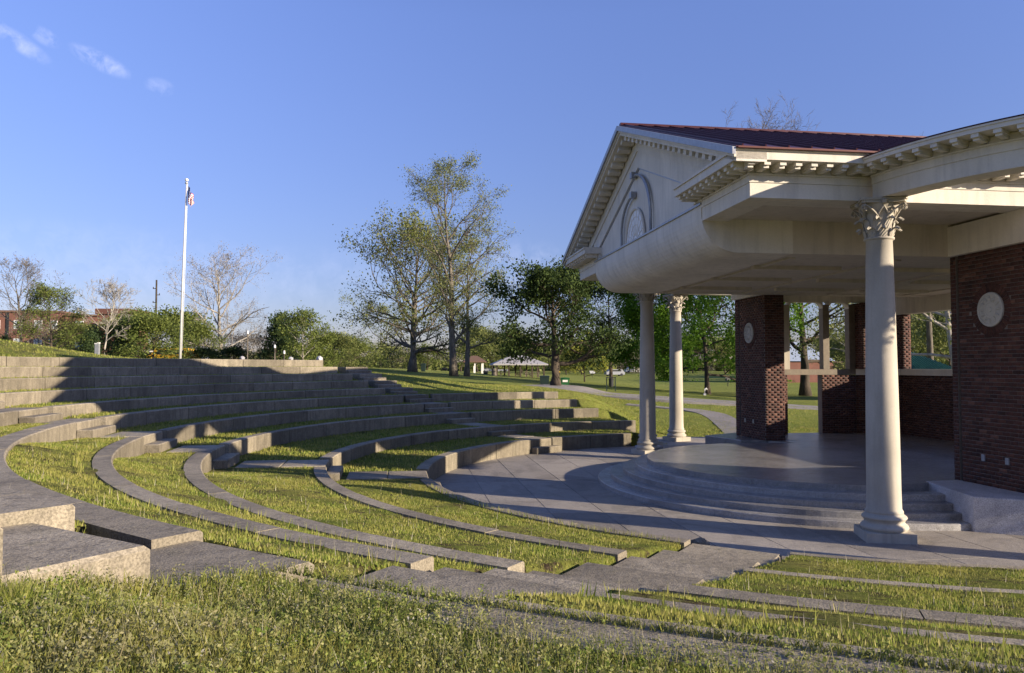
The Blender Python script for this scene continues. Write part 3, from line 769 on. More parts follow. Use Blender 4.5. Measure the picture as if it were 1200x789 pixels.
b = MB(); b.box(NF-OV, NBK+.6, -.07, .07, RZ+.04, RZ+.1); b.build('ridge_cap', M_ROOF, roof)
M_COP = plain('copper_edge', (.10, .03, .025), .6, .1)
for s in (-1, 1):
    b = MB(); y0, y1 = sorted((s*(ye-.01), s*(ye+.05))); b.box(NF-OV, NBK, y0, y1, CZ-.01, CZ+.02); b.build('eave_drip', M_COP, roof)
# rear gable so that the roof is closed
b = MB(); w = (RZ-.1-HT)/slope
b.add([(NBK+.3, -HB, CZ-.05), (NBK+.3, HB, CZ-.05), (NBK+.3, 0, RZ-.02), (NBK+.5, -HB, CZ-.05), (NBK+.5, HB, CZ-.05), (NBK+.5, 0, RZ-.02)], [(0, 1, 2), (3, 5, 4), (0, 3, 4, 1), (1, 4, 5, 2), (2, 5, 3, 0)])
b.box(NBK+.0, NBK+.5, -HB, HB, HT, CZ-.06); b.build('rear_gable', M_CREAM, PV)
# upper deck closing the attic from below
bxo('attic_deck', M_SOFF, (NF+.5, NBK+.1, -HB+.1, HB-.1, 6.62, 6.66))
# wings: curved beams on columns -------------------------------------------
WR, WN, WU = 5.0, 2.7, 6.45
def wing(s):
    A0, A1 = -.0, math.radians(112)
    def ringpts(prof, a):
        # a=0: beam tangent along u at the start; rotates outwards to the back
        return [(WN-(WR+r)*math.cos(a), s*(WU+(WR+r)*math.sin(a)), z) for r, z in prof]
    def sweep(prof, name, m, parent, a0=A0, a1=A1, n=40):
        b = MB(); b.loft([ringpts(prof, a0+(a1-a0)*i/n) for i in range(n+1)]); return b.build(name, m, parent)
    beam = sweep([(-.42, HT), (0, HT), (0, HT+.27), (.018, HT+.272), (.018, HT+.40), (.045, HT+.405), (.045, HT+.43), (.01, HT+.435), (.01, 6.60), (-.43, 6.60)], 'curved_beam', M_CREAM, PV, a0=math.radians(4))
    sweep([(-.46, 6.61), (.40, 6.61), (.40, 6.675), (.42, 6.68), (.42, 6.71), (-.46, 6.71)], 'curved_cornice', M_CREAM, beam, a0=math.radians(3))
    sweep([(-.60, 6.715), (.43, 6.715), (.43, 6.73), (-.08, 6.86), (-.60, 6.73)], 'curved_roof', M_ROOF, beam, a0=math.radians(2))
    mb = MB(); mb.box(-.18, .18, -.055, .055, -.065, 0); mb.box(-.13, .18, -.045, .045, -.105, -.065); mm = mb.mesh(M_CREAM)
    a = .03
    while a < A1:
        o = link('modillion', mm, beam, (WN-(WR+.2)*math.cos(a), s*(WU+(WR+.2)*math.sin(a)), 6.612), -s*a); a += .29/WR
wing(-1); wing(1)
# columns -------------------------------------------------------------------
def column_mesh():
    r0, r1 = .285, .222; z0, z1 = .46, 5.36
    sh = MB(); prof = [(r0+.03, z0), (r0+.03, z0+.04), (r0+.005, z0+.08)]
    for k in range(1, 15):
        t = k/14; prof.append((r0+(r1-r0)*(t**1.6), z0+.08+(z1-z0-.12)*t))
    prof += [(r1+.012, z1-.03), (r1+.035, z1-.02), (r1+.035, z1+.01), (r1, z1+.02)]
    sh.lathe(prof, 36); shaft = sh.mesh(M_COLUMN, True)
    ba = MB(); prof = [(.365, .165)]+[(.365+.035*math.sin(PI*k/6), .165+.11*k/6) for k in range(7)]+[(.345, .285), (.33, .31), (.335, .33), (.345, .345)]
    prof += [(.345+.03*math.sin(PI*k/6), .35+.08*k/6) for k in range(7)]+[(.32, .44), (.315, .47)]
    ba.lathe(prof, 36); base = ba.mesh(M_COLUMN, True)
    pl = MB(); pl.box(-.41, -.003, -.41, .41, -.02, .162); pl.box(.003, .41, -.41, .41, -.02, .162); plinth = pl.mesh(M_COLUMN)
    cp = MB(); zb = 5.37; zt = HT-.01
    cp.lathe([(r1, zb), (r1+.01, zb+.2), (r1+.04, zb+.42), (r1+.12, zt-.10), (r1+.12, zt-.08)], 24)
    def leaf(a, z0, h, w, out):
        L = MB(); rows = []
        for k in range(8):
            t = k/7
            rr = r1+.015+.05*t+out*max(0, t-.55)**1.5*2.4; zz = z0+h*(t if t < .8 else .8+(t-.8)*(-.4)); ww = w*(math.sin(PI*min(1, .18+t*.75))**.7)*(1-.35*t)
            if k == 7: rr += .015; zz -= .03; ww *= .5
            row = []
            for j in range(7):
                sj = (j-3)/3; ruf = .010*((j+k) % 2)
                row.append(((rr-.018*abs(sj)**1.5+ruf)*math.cos(a)-ww*sj*math.sin(a), (rr-.018*abs(sj)**1.5+ruf)*math.sin(a)+ww*sj*math.cos(a), zz-.02*abs(sj)))
            rows.append(row)
        v = [p for r in rows for p in r]; f = [(k*7+j, k*7+j+1, (k+1)*7+j+1, (k+1)*7+j) for k in range(7) for j in range(6)]
        v2 = [((x*.965), (y*.965), z-.008) for x, y, z in v]; n0_ = len(v)
        f2 = [tuple(n0_+i for i in q_)[::-1] for q_ in f]
        cp.add(v+v2, f+f2)
    for k in range(8): leaf(2*PI*k/8, zb+.01, .23, .085, .13)
    for k in range(8): leaf(2*PI*(k+.5)/8, zb+.10, .34, .085, .16)
    for k in range(4):                          # corner volutes
        a = PI/4+PI/2*k
        for sd in (-1, 1):
            pts = []; 
            for i in range(8):
                t = i/7; rr = r1+.03+.21*t**1.3; aa = a+sd*(.55*(1-t)); pts.append((rr*math.cos(aa), rr*math.sin(aa), zb+.30+.27*t**.8))
            cxv, rc = .5, 0
            for i in range(1, 14):
                t = i/13*3.4*PI/2*1.3; rad = .062*(1-i/16)
                cr, cz = r1+.235, zb+.50
                pts.append(((cr+rad*math.sin(t))*math.cos(a)-sd*.02*math.sin(a), (cr+rad*math.sin(t))*math.sin(a)+sd*.02*math.cos(a), cz+rad*math.cos(t)))
            cp.tube(pts, [.018]*8+[.017-.0006*i for i in range(13)], 5)
        a = PI/2*k                              # small helices and flower mid side
        for sd in (-1, 1):
            pts = [((r1+.05+.05*t)*math.cos(a+sd*.42*(1-t)), (r1+.05+.05*t)*math.sin(a+sd*.42*(1-t)), zb+.34+.20*t) for t in [i/5 for i in range(6)]]
            cp.tube(pts, .014, 5)
        cp.lathe([(.001, zt-.12), (.045, zt-.10), (.05, zt-.05), (.001, zt-.02)], 10, ((r1+.14)*math.cos(a), (r1+.14)*math.sin(a)))
    P = []                                      # abacus with concave sides
    for k in range(4):
        a = PI/4+PI/2*k; P.append((.50*math.cos(a-.07), .50*math.sin(a-.07))); P.append((.50*math.cos(a+.07), .50*math.sin(a+.07)))
        for t in (.2, .4, .5, .6, .8):
            aa = a+PI/2*t; w = .50*(1-.26*math.sin(PI*t)) ; x0 = (.5*math.cos(a+.07)*(1-t)+.5*math.cos(a+PI/2-.07)*t, .5*math.sin(a+.07)*(1-t)+.5*math.sin(a+PI/2-.07)*t)
            k_ = 1-.10*math.sin(PI*t); P.append((x0[0]*k_, x0[1]*k_))
    cp.prism(P, zt-.085, zt-.045); cp.prism([(x*1.05, y*1.05) for x, y in P], zt-.042, zt)
    cap = cp.mesh(M_COLUMN)
    return shaft, base, plinth, cap
shm, bam, plm, cpm = column_mesh()
for n, u in [(-2.127, -6.72), (-2.127, 6.736), (.563, -11.242), (.563, 11.242), (-.75, -9.8), (-1.25, 9.45), (4.0, -11.25), (4.0, 11.25)]:
    c = empty('column', (n, u, 0), -.30 if u < 0 else .3, parent=PV)
    for nm, me in (('shaft', shm), ('base', bam), ('plinth', plm), ('capital', cpm)): link(nm, me, c)

# ------------------------------------------------------------------ trees
class Skel:
    def __init__(s, rng): s.br = []; s.tips = []; s.rng = rng
    def branch(s, p, d, L, r, lvl, maxl, up=.25, kids=(4, 6), ang=(.5, .95), shrink=.62, wob=.16, kf=.25):
        rg = s.rng; n = 6 if lvl <= 1 else (4 if lvl == 2 else 3); pts = [p]; dd = d.copy(); rad = [r]
        for i in range(n):
            dd = (dd+Vector((rg.gauss(0, wob), rg.gauss(0, wob), rg.gauss(0, wob)+up*.25))).normalized()
            p = p+dd*(L/n); pts.append(p); rad.append(r*(1-.82*(i+1)/n))
        s.br.append((pts, rad, lvl))
        if lvl >= maxl:
            s.tips.append((pts[-1], L)); s.tips.append((pts[-2], L)); return
        for k in range(rg.randint(*kids)):
            t = kf+(1-kf)*(k+rg.random())/kids[1]; t = min(t, .98); i = min(n-1, int(t*n)); q_ = pts[i].lerp(pts[i+1], t*n-i); bd = (pts[i+1]-pts[i]).normalized()
            ax = bd.cross(Vector((rg.gauss(0, 1), rg.gauss(0, 1), rg.gauss(0, 1)))).normalized()
            nd_ = Matrix.Rotation(rg.uniform(*ang), 3, ax) @ bd
            s.branch(q_, nd_, L*shrink*rg.uniform(.75, 1.15)*(1-.35*t), max(.012, rad[i]*.6), lvl+1, maxl, up, kids, ang, shrink, wob, .2)
def tree_meshes(seed, h, cw, trunk_r, bark_m, leaf_m, n_leaf, leaf_s, style='round', clear=.22, maxl=3, limbs=12, spread=.5, lean=0, fork=1, fill=1., dead=None):
    rg = random.Random(seed); sk = Skel(rg); R = np.random.default_rng(seed)
    for fk in range(fork):
        off = Vector((rg.uniform(-.3, .3), rg.uniform(-.3, .3), 0))*(trunk_r*2 if fork > 1 else 0)
        hh = h*(1 if fk == 0 else rg.uniform(.75, .95)); n = 9; pts = [off+Vector((0, 0, -.3))]; dr = Vector((lean+(rg.uniform(-.12, .12) if fork > 1 else 0), rg.uniform(-.05, .05), 1)).normalized()
        for i in range(n):
            dr = (dr+Vector((rg.gauss(0, .05), rg.gauss(0, .05), .12))).normalized(); pts.append(pts[-1]+dr*(hh*.93/n))
        rad = [trunk_r*(1.35 if i == 0 else 1)*(1-.93*(i/n)**.9) for i in range(n+1)]; sk.br.append((pts, rad, 0)); sk.tips.append((pts[-1], 1.))
        for k in range(limbs):
            t = clear+(1-clear)*.95*((k+rg.random()*.8)/limbs); i = min(n-1, int(t*n)); p = pts[i].lerp(pts[i+1], t*n-i)
            f = (t-clear)/(1-clear)
            if style == 'round': env = math.sqrt(max(.03, 1-(2*f-.75)**2/1.6)) ; el = .15+.9*f
            elif style == 'cone': env = 1-.85*f; el = .15+.5*f
            elif style == 'tall': env = (.55+.6*math.sin(PI*min(1, f*1.1+.05)))*(1-.35*f); el = .75+.35*f
            elif style == 'spread': env = 1.05*math.sqrt(max(.08, 1-(f-.25)**2*1.2)); el = .05+1.0*f
            az = k*2.4+rg.uniform(-.4, .4); L = cw/2*env/max(.35, math.cos(el)*.95)*rg.uniform(.8, 1.1); L = min(L, cw*.85, max(.5, (h*1.04-p.z)/max(.3, math.sin(el)+.22)))
            sk.branch(p, Vector((math.cos(az)*math.cos(el), math.sin(az)*math.cos(el), math.sin(el))), L, max(.03, rad[i]*.55), 1, maxl, .3, (4, 6), (.45, .95), .55)
    tb = MB()
    for pts, rad, lvl in sk.br: tb.tube(pts, rad, (10, 6, 4, 3, 3)[min(4, lvl)], caps=(lvl == 0))
    # fast mesh
    me = bpy.data.meshes.new('trunk'); me.from_pydata(tb.v, [], tb.f); me.materials.append(bark_m); me.polygons.foreach_set('use_smooth', [True]*len(me.polygons)); me.update()
    lm = None
    if n_leaf:
        T_ = np.array([tuple(t[0]) for t in sk.tips]); Ls = np.array([t[1] for t in sk.tips])
        ii = R.integers(0, len(T_), n_leaf); clump = R.random(len(T_))**1.0; keep = R.random(n_leaf) < (.25+.75*clump[ii]); ii = ii[keep]; m = len(ii)
        c = T_[ii]+R.normal(0, 1, (m, 3))*(spread*(.6+.8*R.random((m, 1))))*np.array([1, 1, .75])
        c[:, 2] = np.maximum(c[:, 2], clear*h*.55)
        lm = leafquads(c, leaf_s, R, leaf_m, clump[ii])
    return me, lm
def leafquads(c, s, R, m_, cl=None):
    m = len(c); a = R.normal(0, 1, (m, 3)); a /= np.linalg.norm(a, axis=1)[:, None]; b = np.cross(a, R.normal(0, 1, (m, 3))); b /= np.linalg.norm(b, axis=1)[:, None]
    sz = s*(.6+.8*R.random((m, 1))); a = a*sz; b = b*sz*.62
    V = np.stack([c-a, c-b*.9, c+a, c+b*.9], 1).reshape(-1, 3); F = np.arange(m*4).reshape(m, 4)
    rnd = np.clip((R.random(m)*.6+(.4*cl if cl is not None else .2)), 0, 1); return rawmesh('leaves', V, F, m_, np.repeat(rnd, 4))
CACHE = {}
def tree(name, label, px, d, py_base=None, group=None, rz=0, scale=1., z=None, cat='tree', key=None, **kw):
    x, y = at_depth(px, d)
    if z is None: z = gz(x, y)
    if key and key in CACHE: tm, lm = CACHE[key]
    else:
        tm, lm = tree_meshes(**kw)
        if key: CACHE[key] = (tm, lm)
    t = empty(name, (x, y, z), rz, label, cat, group); t.scale = (scale,)*3
    link('trunk', tm, t)
    if lm: link('crown', lm, t)
    return t
def d_for(px, py):                               # where the sight line meets the lawn
    return hit(px, py, 30, 300)[1]
G1 = 'large park trees on the lawn'
dT = d_for(532, 441)
tree('cottonwood_tree', 'tallest thinly leafed tree with twin stems, left of the grey shelter', 532, dT, seed=3, h=dT*268/901, cw=dT*100/901, trunk_r=.42, bark_m=M_GREYBARK, leaf_m=M_OLIVE, n_leaf=26000, leaf_s=.085, style='tall', clear=.16, limbs=22, spread=.38, maxl=4, group=G1)
tree('cottonwood_tree', 'pale stemmed tree just right of the tallest tree', 547, dT+3, seed=14, h=dT*170/901, cw=dT*110/901, trunk_r=.33, bark_m=M_GREYBARK, leaf_m=M_OLIVE, n_leaf=9000, leaf_s=.10, style='round', clear=.2, limbs=12, spread=.45, maxl=4, group=G1)
dT = d_for(486, 436)
tree('cottonwood_tree', 'broad thick trunked tree left of the tallest tree', 484, dT, seed=21, h=dT*170/901, cw=dT*152/901, trunk_r=.48, bark_m=M_GREYBARK, leaf_m=M_OLIVE, n_leaf=26000, leaf_s=.14, style='round', clear=.16, limbs=18, spread=.6, maxl=4, group=G1, fork=2)
dT = d_for(446, 431)
tree('spreading_tree', 'low spreading olive leafed tree left of the broad tree', 446, dT*.93, seed=31, h=dT*70/901, cw=dT*90/901, trunk_r=.5, bark_m=M_BARK, leaf_m=M_OLIVE, n_leaf=11000, leaf_s=.19, style='spread', clear=.2, limbs=10, spread=.7, maxl=3, group=G1)
dT = d_for(651, 455.5)
tree('maple_tree', 'dark green maple with long low limb behind the green bin', 651, dT, seed=8, h=dT*136/901, cw=dT*126/901, trunk_r=.42, bark_m=M_BARK, leaf_m=M_DEEP, n_leaf=32000, leaf_s=.105, style='spread', clear=.27, limbs=17, spread=.36, maxl=3, group=G1)
dT = d_for(716, 452)
tree('maple_tree', 'slim trunked dark green tree partly hidden by the pavilion canopy', 716, dT, seed=12, h=dT*128/901, cw=dT*105/901, trunk_r=.24, bark_m=M_BARK, leaf_m=M_DEEP, n_leaf=28000, leaf_s=.11, style='round', clear=.33, limbs=16, spread=.45, maxl=3, group=G1)
dT = d_for(829, 462)
tree('maple_tree', 'bright green maple framed between the columns and the brick pier', 829, dT, seed=17, h=dT*165/901, cw=dT*185/901, trunk_r=.27, bark_m=M_BARK, leaf_m=M_BRIGHT, n_leaf=80000, leaf_s=.13, style='round', clear=.17, limbs=20, spread=.5, maxl=3, group=G1)
tree('maple_tree', 'green leafed tree standing behind the left pair of columns', 757, dT+8, seed=18, h=dT*150/901, cw=dT*95/901, trunk_r=.22, bark_m=M_BARK, leaf_m=M_BRIGHT, n_leaf=42000, leaf_s=.13, style='round', clear=.17, limbs=14, spread=.55, maxl=3, group=G1)
dT = d_for(946, 464)
tree('oak_tree', 'large open tree seen through the left rear windows', 943, dT, seed=27, h=dT*185/901, cw=dT*200/901, trunk_r=.5, bark_m=M_BARK, leaf_m=M_OLIVE, n_leaf=13000, leaf_s=.11, style='round', clear=.25, limbs=16, spread=.6, maxl=3, group=G1)
tree('sycamore_tree', 'white barked sycamore seen through the right rear opening', 1122, 60, seed=40, h=15, cw=18, trunk_r=.36, bark_m=M_PALEBARK, leaf_m=M_OLIVE, n_leaf=30000, leaf_s=.11, style='spread', clear=.2, limbs=16, spread=.6, maxl=3, group=G1)
tree('bare_tree', 'leafless treetop showing above the maroon roof ridge', 905, 66, seed=41, h=23.7, cw=12, trunk_r=.2, bark_m=M_GREYBARK, leaf_m=M_TAN, n_leaf=0, leaf_s=.16, style='tall', clear=.3, limbs=20, maxl=4, group=G1)
tree('bare_tree', 'small leafless treetop above the roof where the wing begins', 1092, 72, seed=43, h=25.0, cw=8, trunk_r=.35, bark_m=M_GREYBARK, leaf_m=M_TAN, n_leaf=0, leaf_s=.16, style='tall', clear=.3, limbs=16, maxl=4, group=G1)
G2 = 'trees beyond the top terrace wall'
tree('sycamore_tree', 'wide bare white barked sycamore right of the flagpole', 257, 85, seed=5, h=13.4, cw=11.5, trunk_r=.33, bark_m=M_PALEBARK, leaf_m=M_TAN, n_leaf=9000, leaf_s=.06, style='round', clear=.14, limbs=22, spread=.3, maxl=4, group=G2, z=2.9-1.2)
tree('bare_tree', 'tall bare tree above the brick apartments at the left edge', 26, 80, seed=6, h=11.2, cw=7.5, trunk_r=.22, bark_m=M_GREYBARK, leaf_m=M_TAN, n_leaf=4500, leaf_s=.055, style='tall', clear=.25, limbs=16, spread=.25, maxl=4, group=G2, z=2.6)
tree('bare_tree', 'olive budding tree in front of the brick apartments', 61, 62, seed=9, h=5.6, cw=4.6, trunk_r=.14, bark_m=M_BARK, leaf_m=M_OLIVE2, n_leaf=13000, leaf_s=.065, style='round', clear=.2, limbs=16, spread=.25, maxl=4, group=G2, z=3.6)
tree('bare_tree', 'slim pale trunked bare tree right of the budding tree', 122, 62, seed=10, h=6.1, cw=4.0, trunk_r=.09, bark_m=M_PALEBARK, leaf_m=M_TAN, n_leaf=300, leaf_s=.05, style='tall', clear=.3, limbs=18, spread=.2, maxl=4, group=G2, z=3.6)
tree('cedar_tree', 'dark bluish evergreen right of the sycamore', 320, 74, seed=15, h=6.0, cw=3.6, trunk_r=.12, bark_m=M_BARK, leaf_m=M_DARKL, n_leaf=9000, leaf_s=.11, style='cone', clear=.05, limbs=20, spread=.3, maxl=2, group=G2, z=2.9)
tree('maple_tree', 'rounded green tree with pale trunk beside the dark evergreen', 356, 70, seed=16, h=4.7, cw=4.1, trunk_r=.1, bark_m=M_PALEBARK, leaf_m=M_OLIVE2, n_leaf=10000, leaf_s=.09, style='round', clear=.12, limbs=16, spread=.35, maxl=2, group=G2, z=2.9)
# shrubs and mid-size trees on the left behind the wall
kinds = [('green_shrub_tree', M_OLIVE2, 'k1', 'green'), ('yellow_green_tree', M_OLIVE, 'k2', 'olive'), ('cedar_tree', M_DARKL, 'k3', 'dark'), ('brown_budding_tree', M_TAN, 'k4', 'brown budding')]
def filler(px, d, h, w, kind, label, z, seed=50, clear=.03):
    nm, lm, key, _ = kinds[kind]
    key = key+('b' if w/h > 1 else 'a')+str(clear)
    t = tree(nm, label, px, d, key=key, seed=seed, h=5.0, cw=(6.2 if w/h > 1 else 4.2), trunk_r=.12, bark_m=M_BARK, leaf_m=lm, n_leaf=11000 if kind != 3 else 7000, leaf_s=.105 if kind != 3 else .06, style='cone' if kind == 2 else 'round', clear=clear, limbs=14, spread=.42, maxl=2, z=z, rz=(px*.37) % 6.28, group='background trees and shrubs')
    t.scale = (w/(6.2 if w/h > 1 else 4.2), w/(6.2 if w/h > 1 else 4.2), h/5.0); return t
bgt = [(5, 66, 3.0, 3.4, 2, 'dark shrub at the foot of the apartments, leftmost'), (24, 64, 2.2, 3.2, 2, 'low dark shrub right of the leftmost shrub'),
       (45, 78, 4.4, 6.5, 3, 'brown thicket left of the leaning white board'), (95, 76, 4.0, 6.5, 1, 'olive thicket between the two small trees'), (78, 84, 4.2, 7., 3, 'brown budding thicket in front of the brick wall'),
       (103, 68, 3.6, 2.4, 2, 'narrow dark shrub left of the white utility box'), (132, 76, 4.6, 4.5, 1, 'olive shrub right of the slim bare tree'), (148, 73, 5.3, 3.6, 2, 'dark cedar left of the utility pole'),
       (163, 80, 5.3, 6., 0, 'green bushy tree below the utility pole'), (180, 72, 4.4, 6.4, 0, 'yellow green tree above the parked vehicles'), (205, 95, 7.0, 7., 0, 'tall green tree directly behind the flagpole'),
       (232, 80, 4.2, 5.5, 0, 'olive shrub just right of the flagpole'), (222, 100, 5.2, 8, 3, 'brown thicket behind the flagpole'), (283, 92, 4.4, 9, 3, 'brown budding thicket right of the sycamore trunk'), (302, 100, 4.6, 9, 3, 'brown thicket left of the dark evergreen'),
       (240, 74, 2.2, 5, 2, 'low dark hedge left of the sycamore trunk'), (275, 76, 2.4, 5.4, 2, 'low dark hedge right of the sycamore trunk'), (336, 80, 4.9, 3.4, 2, 'dark evergreen behind the rounded green tree'),
       (372, 76, 3.4, 3.4, 0, 'green shrub at the right of the rounded tree'), (392, 110, 5.0, 7, 1, 'grey olive tree at the end of the top wall'), (412, 130, 5.2, 9, 0, 'green tree far behind the wall end')]
for i, (px, d, h, w, k, lab) in enumerate(bgt): filler(px, d, h, w, k, lab, (2.75 if d < 90 else 2.2), 50, .2 if px in (163, 180, 205, 232) else .03)
# distant trees across the park
far = [(425, 150, 8, 13, 1), (462, 170, 9, 14, 1), (500, 165, 8.5, 12, 0), (560, 140, 13, 10, 1), (578, 120, 10, 7, 1), (592, 150, 12, 12, 0), (612, 175, 14, 16, 0), (632, 190, 11, 15, 1), (664, 150, 7, 9, 1), (682, 160, 8.5, 12, 1), (690, 200, 11, 16, 1),
       (706, 190, 11, 15, 0), (728, 150, 8, 9, 3), (745, 180, 9.5, 13, 3), (770, 165, 8.5, 12, 1), (795, 200, 10, 14, 0), (812, 175, 8, 12, 3), (850, 170, 9, 12, 1), (872, 200, 12, 16, 0), (915, 180, 9, 14, 1), (960, 150, 9, 13, 0), (985, 130, 8, 10, 1), (1015, 150, 9, 12, 0),
       (1062, 120, 12, 13, 1), (1085, 130, 14, 14, 0), (1110, 110, 12, 14, 1), (1140, 120, 13, 15, 0), (400, 220, 10, 20, 0), (480, 230, 12, 22, 3), (540, 220, 11, 22, 0), (650, 240, 13, 22, 3), (730, 250, 13, 24, 0), (830, 240, 12, 22, 1), (900, 250, 13, 24, 0), (1000, 240, 14, 24, 0)]
relp = ['left of the low spreading tree', 'behind the low spreading tree', 'behind the broad tree', 'between the tall tree and the shelter', 'just left of the grey shelter', 'behind the grey shelter', 'above the grey shelter roof', 'right behind the grey shelter',
        'right of the long limbed maple', 'in the gap right of the maple trunk', 'far behind the park grill', 'left of the slim trunked tree', 'right of the slim trunked tree', 'just left of the left column', 'between the two left columns', 'right of the paired columns', 'left of the bright maple trunk',
        'right of the bright maple trunk', 'beside the left brick pier', 'through the rear doorway, left', 'through the rear doorway, right', 'through the second rear window', 'behind the rear corner pier', 'left of the green roofed shed', 'above the green roofed shed', 'right of the green roofed shed', 'behind the right brick pier',
        'on the skyline at the wall end', 'on the skyline behind the broad tree', 'on the skyline behind the tallest tree', 'on the skyline behind the maple trunk', 'on the skyline behind the picnic ground', 'on the skyline behind the bright maple', 'on the skyline behind the left pier', 'on the skyline behind the rear windows']
adj = ['green', 'olive', 'dark', 'brown budding']
for (px, d, h, w, k), rp in zip(far, relp):
    h *= .62 if 415 < px < 760 else .8; w *= .8
    d *= 1.25; h *= 1.2; w *= 1.15; x, y = at_depth(px, d); filler(px, d, h, w, k, f'distant {adj[k]} park tree {rp}', gz(x, y)-.1, 52, .24)
tt = tree('yellow_green_tree', 'small yellow leafed tree in sun right of the maple', 685, 105, seed=61, h=5.4, cw=7.5, trunk_r=.12, bark_m=M_BARK, leaf_m=M_YELLOW, n_leaf=4200, leaf_s=.22, style='round', clear=.15, limbs=12, spread=.5, maxl=2, group=G1)
# skyline wood, one mass
R = np.random.default_rng(5); n = 30000; ang = R.uniform(-.85, .85, n); dd = R.uniform(300, 420, n); hh = 6.5+2.5*np.sin(ang*17)+1.5*np.sin(ang*43+1)
c = np.stack([np.sin(ang)*dd, np.cos(ang)*dd, 1.3+R.random(n)**.8*hh], 1)
w = link('skyline_wood', leafquads(c, 1.5, R, M_OLIVE)); prop(w, 'hazy far-off wood along the horizon behind the park', 'wood', kind='stuff')

# ------------------------------------------------------------------ walkway and drive on the lawn
def strip(name, centers, widths, m, zoff=.02, kids=None, n=60, slab=None):
    P = [np.array(c[:2]) for c in centers]; t = np.linspace(0, len(P)-1, n); pts = []; ws = []
    for a in t:
        i = min(int(a), len(P)-2); f = a-i; p0, p1, p2, p3 = P[max(i-1, 0)], P[i], P[i+1], P[min(i+2, len(P)-1)]
        pts.append(.5*((2*p1)+(-p0+p2)*f+(2*p0-5*p1+4*p2-p3)*f*f+(-p0+3*p1-3*p2+p3)*f**3)); ws.append(widths[i]*(1-f)+widths[i+1]*f)
    b = MB(); rings = []
    for i in range(n):
        d = pts[min(i+1, n-1)]-pts[max(i-1, 0)]; d = d/np.linalg.norm(d); nn_ = np.array([-d[1], d[0]])*ws[i]/2
        zs = [max(gz(*(pts[i]+nn_*s)), gz(*pts[i])) for s in (-1, 1)]; zz = (max(zs) if ws[i] > 2 else gz(*pts[i]))+zoff
        l, r = pts[i]-nn_, pts[i]+nn_
        rings.append([(l[0], l[1], zz-.25), (l[0], l[1], zz), (r[0], r[1], zz), (r[0], r[1], zz-.25)])
    b.loft(rings); o = b.build(name, m); prop(o, kind='structure'); return o
strip('park_drive', [(1.2, 53.5), (5.0, 51.5), (11.3, 50.5), (19.5, 50), (40, 47), (90, 30)], [3.5, 6, 7, 7, 7, 7], M_ROAD, .03)
wk = [hit(872, 512), hit(856, 499), hit(838, 487), hit(812, 481), hit(775, 477.5), hit(735, 474)]
strip('walkway', wk, [1.4]*len(wk), M_ROAD, .03)

# ------------------------------------------------------------------ flagpole
x, y = at_depth(211, 52); z0 = gz(x, y); top = 15.6
fp = empty('flagpole', (x, y, z0), 0, 'tall white flagpole behind the top terrace wall', 'flagpole')
b = MB(); lean = .0165
b.tube([(0, 0, -.1), (lean*6, 0, 6), (lean*top, 0, top-z0)], [.09, .07, .04], 12); b.build('pole', plain('grey_white_pole', (.5, .5, .5), .45), fp, True)
b = MB(); tz = top-z0; b.lathe([(.001, tz+.05), (.09, tz+.1), (.12, tz+.17), (.09, tz+.25), (.001, tz+.29)], 12, (lean*top, 0)); b.build('finial_ball', M_WHITE, fp, True)
b = MB(); b.lathe([(.08, tz-.1), (.1, tz-.08), (.1, tz), (.04, tz+.04)], 10, (lean*top, 0)); b.build('truck', M_GUTTER, fp)
b = MB(); b.tube([(.14, -.02, 1.2), (.14+lean*6, -.02, 6), (lean*top+.08, -.02, tz-.1)], .012, 4); b.build('halyard', M_GUTTER, fp)
# drooping flag, stripes and canton
fm, t_, p_, o_ = mat('flag_cloth')
at_ = nd(t_, 'ShaderNodeAttribute', attribute_name='uvf'); sx = nd(t_, 'ShaderNodeSeparateXYZ'); t_.links.new(at_.outputs['Vector'], sx.inputs[0])
st = mathn(t_, 'GREATER_THAN', mathn(t_, 'MODULO', mathn(t_, 'MULTIPLY', sx.outputs[1], 6.5), 1.), .5)
cc = mix(t_, st, (.45, .03, .04), (.75, .72, .70)); cant = mathn(t_, 'MULTIPLY', mathn(t_, 'LESS_THAN', sx.outputs[0], .4), mathn(t_, 'GREATER_THAN', sx.outputs[1], .46))
stars = nd(t_, 'ShaderNodeTexVoronoi'); stars.inputs['Scale'].default_value = 22; t_.links.new(at_.outputs['Vector'], stars.inputs['Vector']); sd_ = mathn(t_, 'LESS_THAN', stars.outputs[0], .25)
cc = mix(t_, cant, cc, mix(t_, sd_, (.02, .03, .12), (.7, .7, .7))); t_.links.new(cc, p_.inputs['Base Color'])
V = []; F_ = []; UV = []; nu, nv = 22, 16; fl, fh = 2.9, 1.75
for j in range(nv+1):
    for i in range(nu+1):
        a, c_ = i/nu, j/nv; drop = a*fl*.80; outx = .10+.42*(1-math.exp(-2.2*a))*(.55+.45*c_)
        fx = outx+.05*math.sin(a*15); fy = .16*math.sin(a*11+c_*2.2)*min(1, a*3); fz = -(1-c_)*fh*(1-.35*a)-drop*(.55+.25*c_)
        V.append((lean*top+fx, fy, tz-.25+fz*.62)); UV.append((a, c_, 0))
for j in range(nv):
    for i in range(nu): k = j*(nu+1)+i; F_.append((k, k+1, k+nu+2, k+nu+1))
me = rawmesh('flag', np.array(V), np.array(F_), fm, smooth=True); aa = me.attributes.new('uvf', 'FLOAT_VECTOR', 'POINT'); aa.data.foreach_set('vector', np.array(UV, dtype=np.float32).ravel())
fo = link('flag', me, None, (x, y, z0)); prop(fo, 'limp striped flag with blue starred corner near the top of the pole', 'flag')

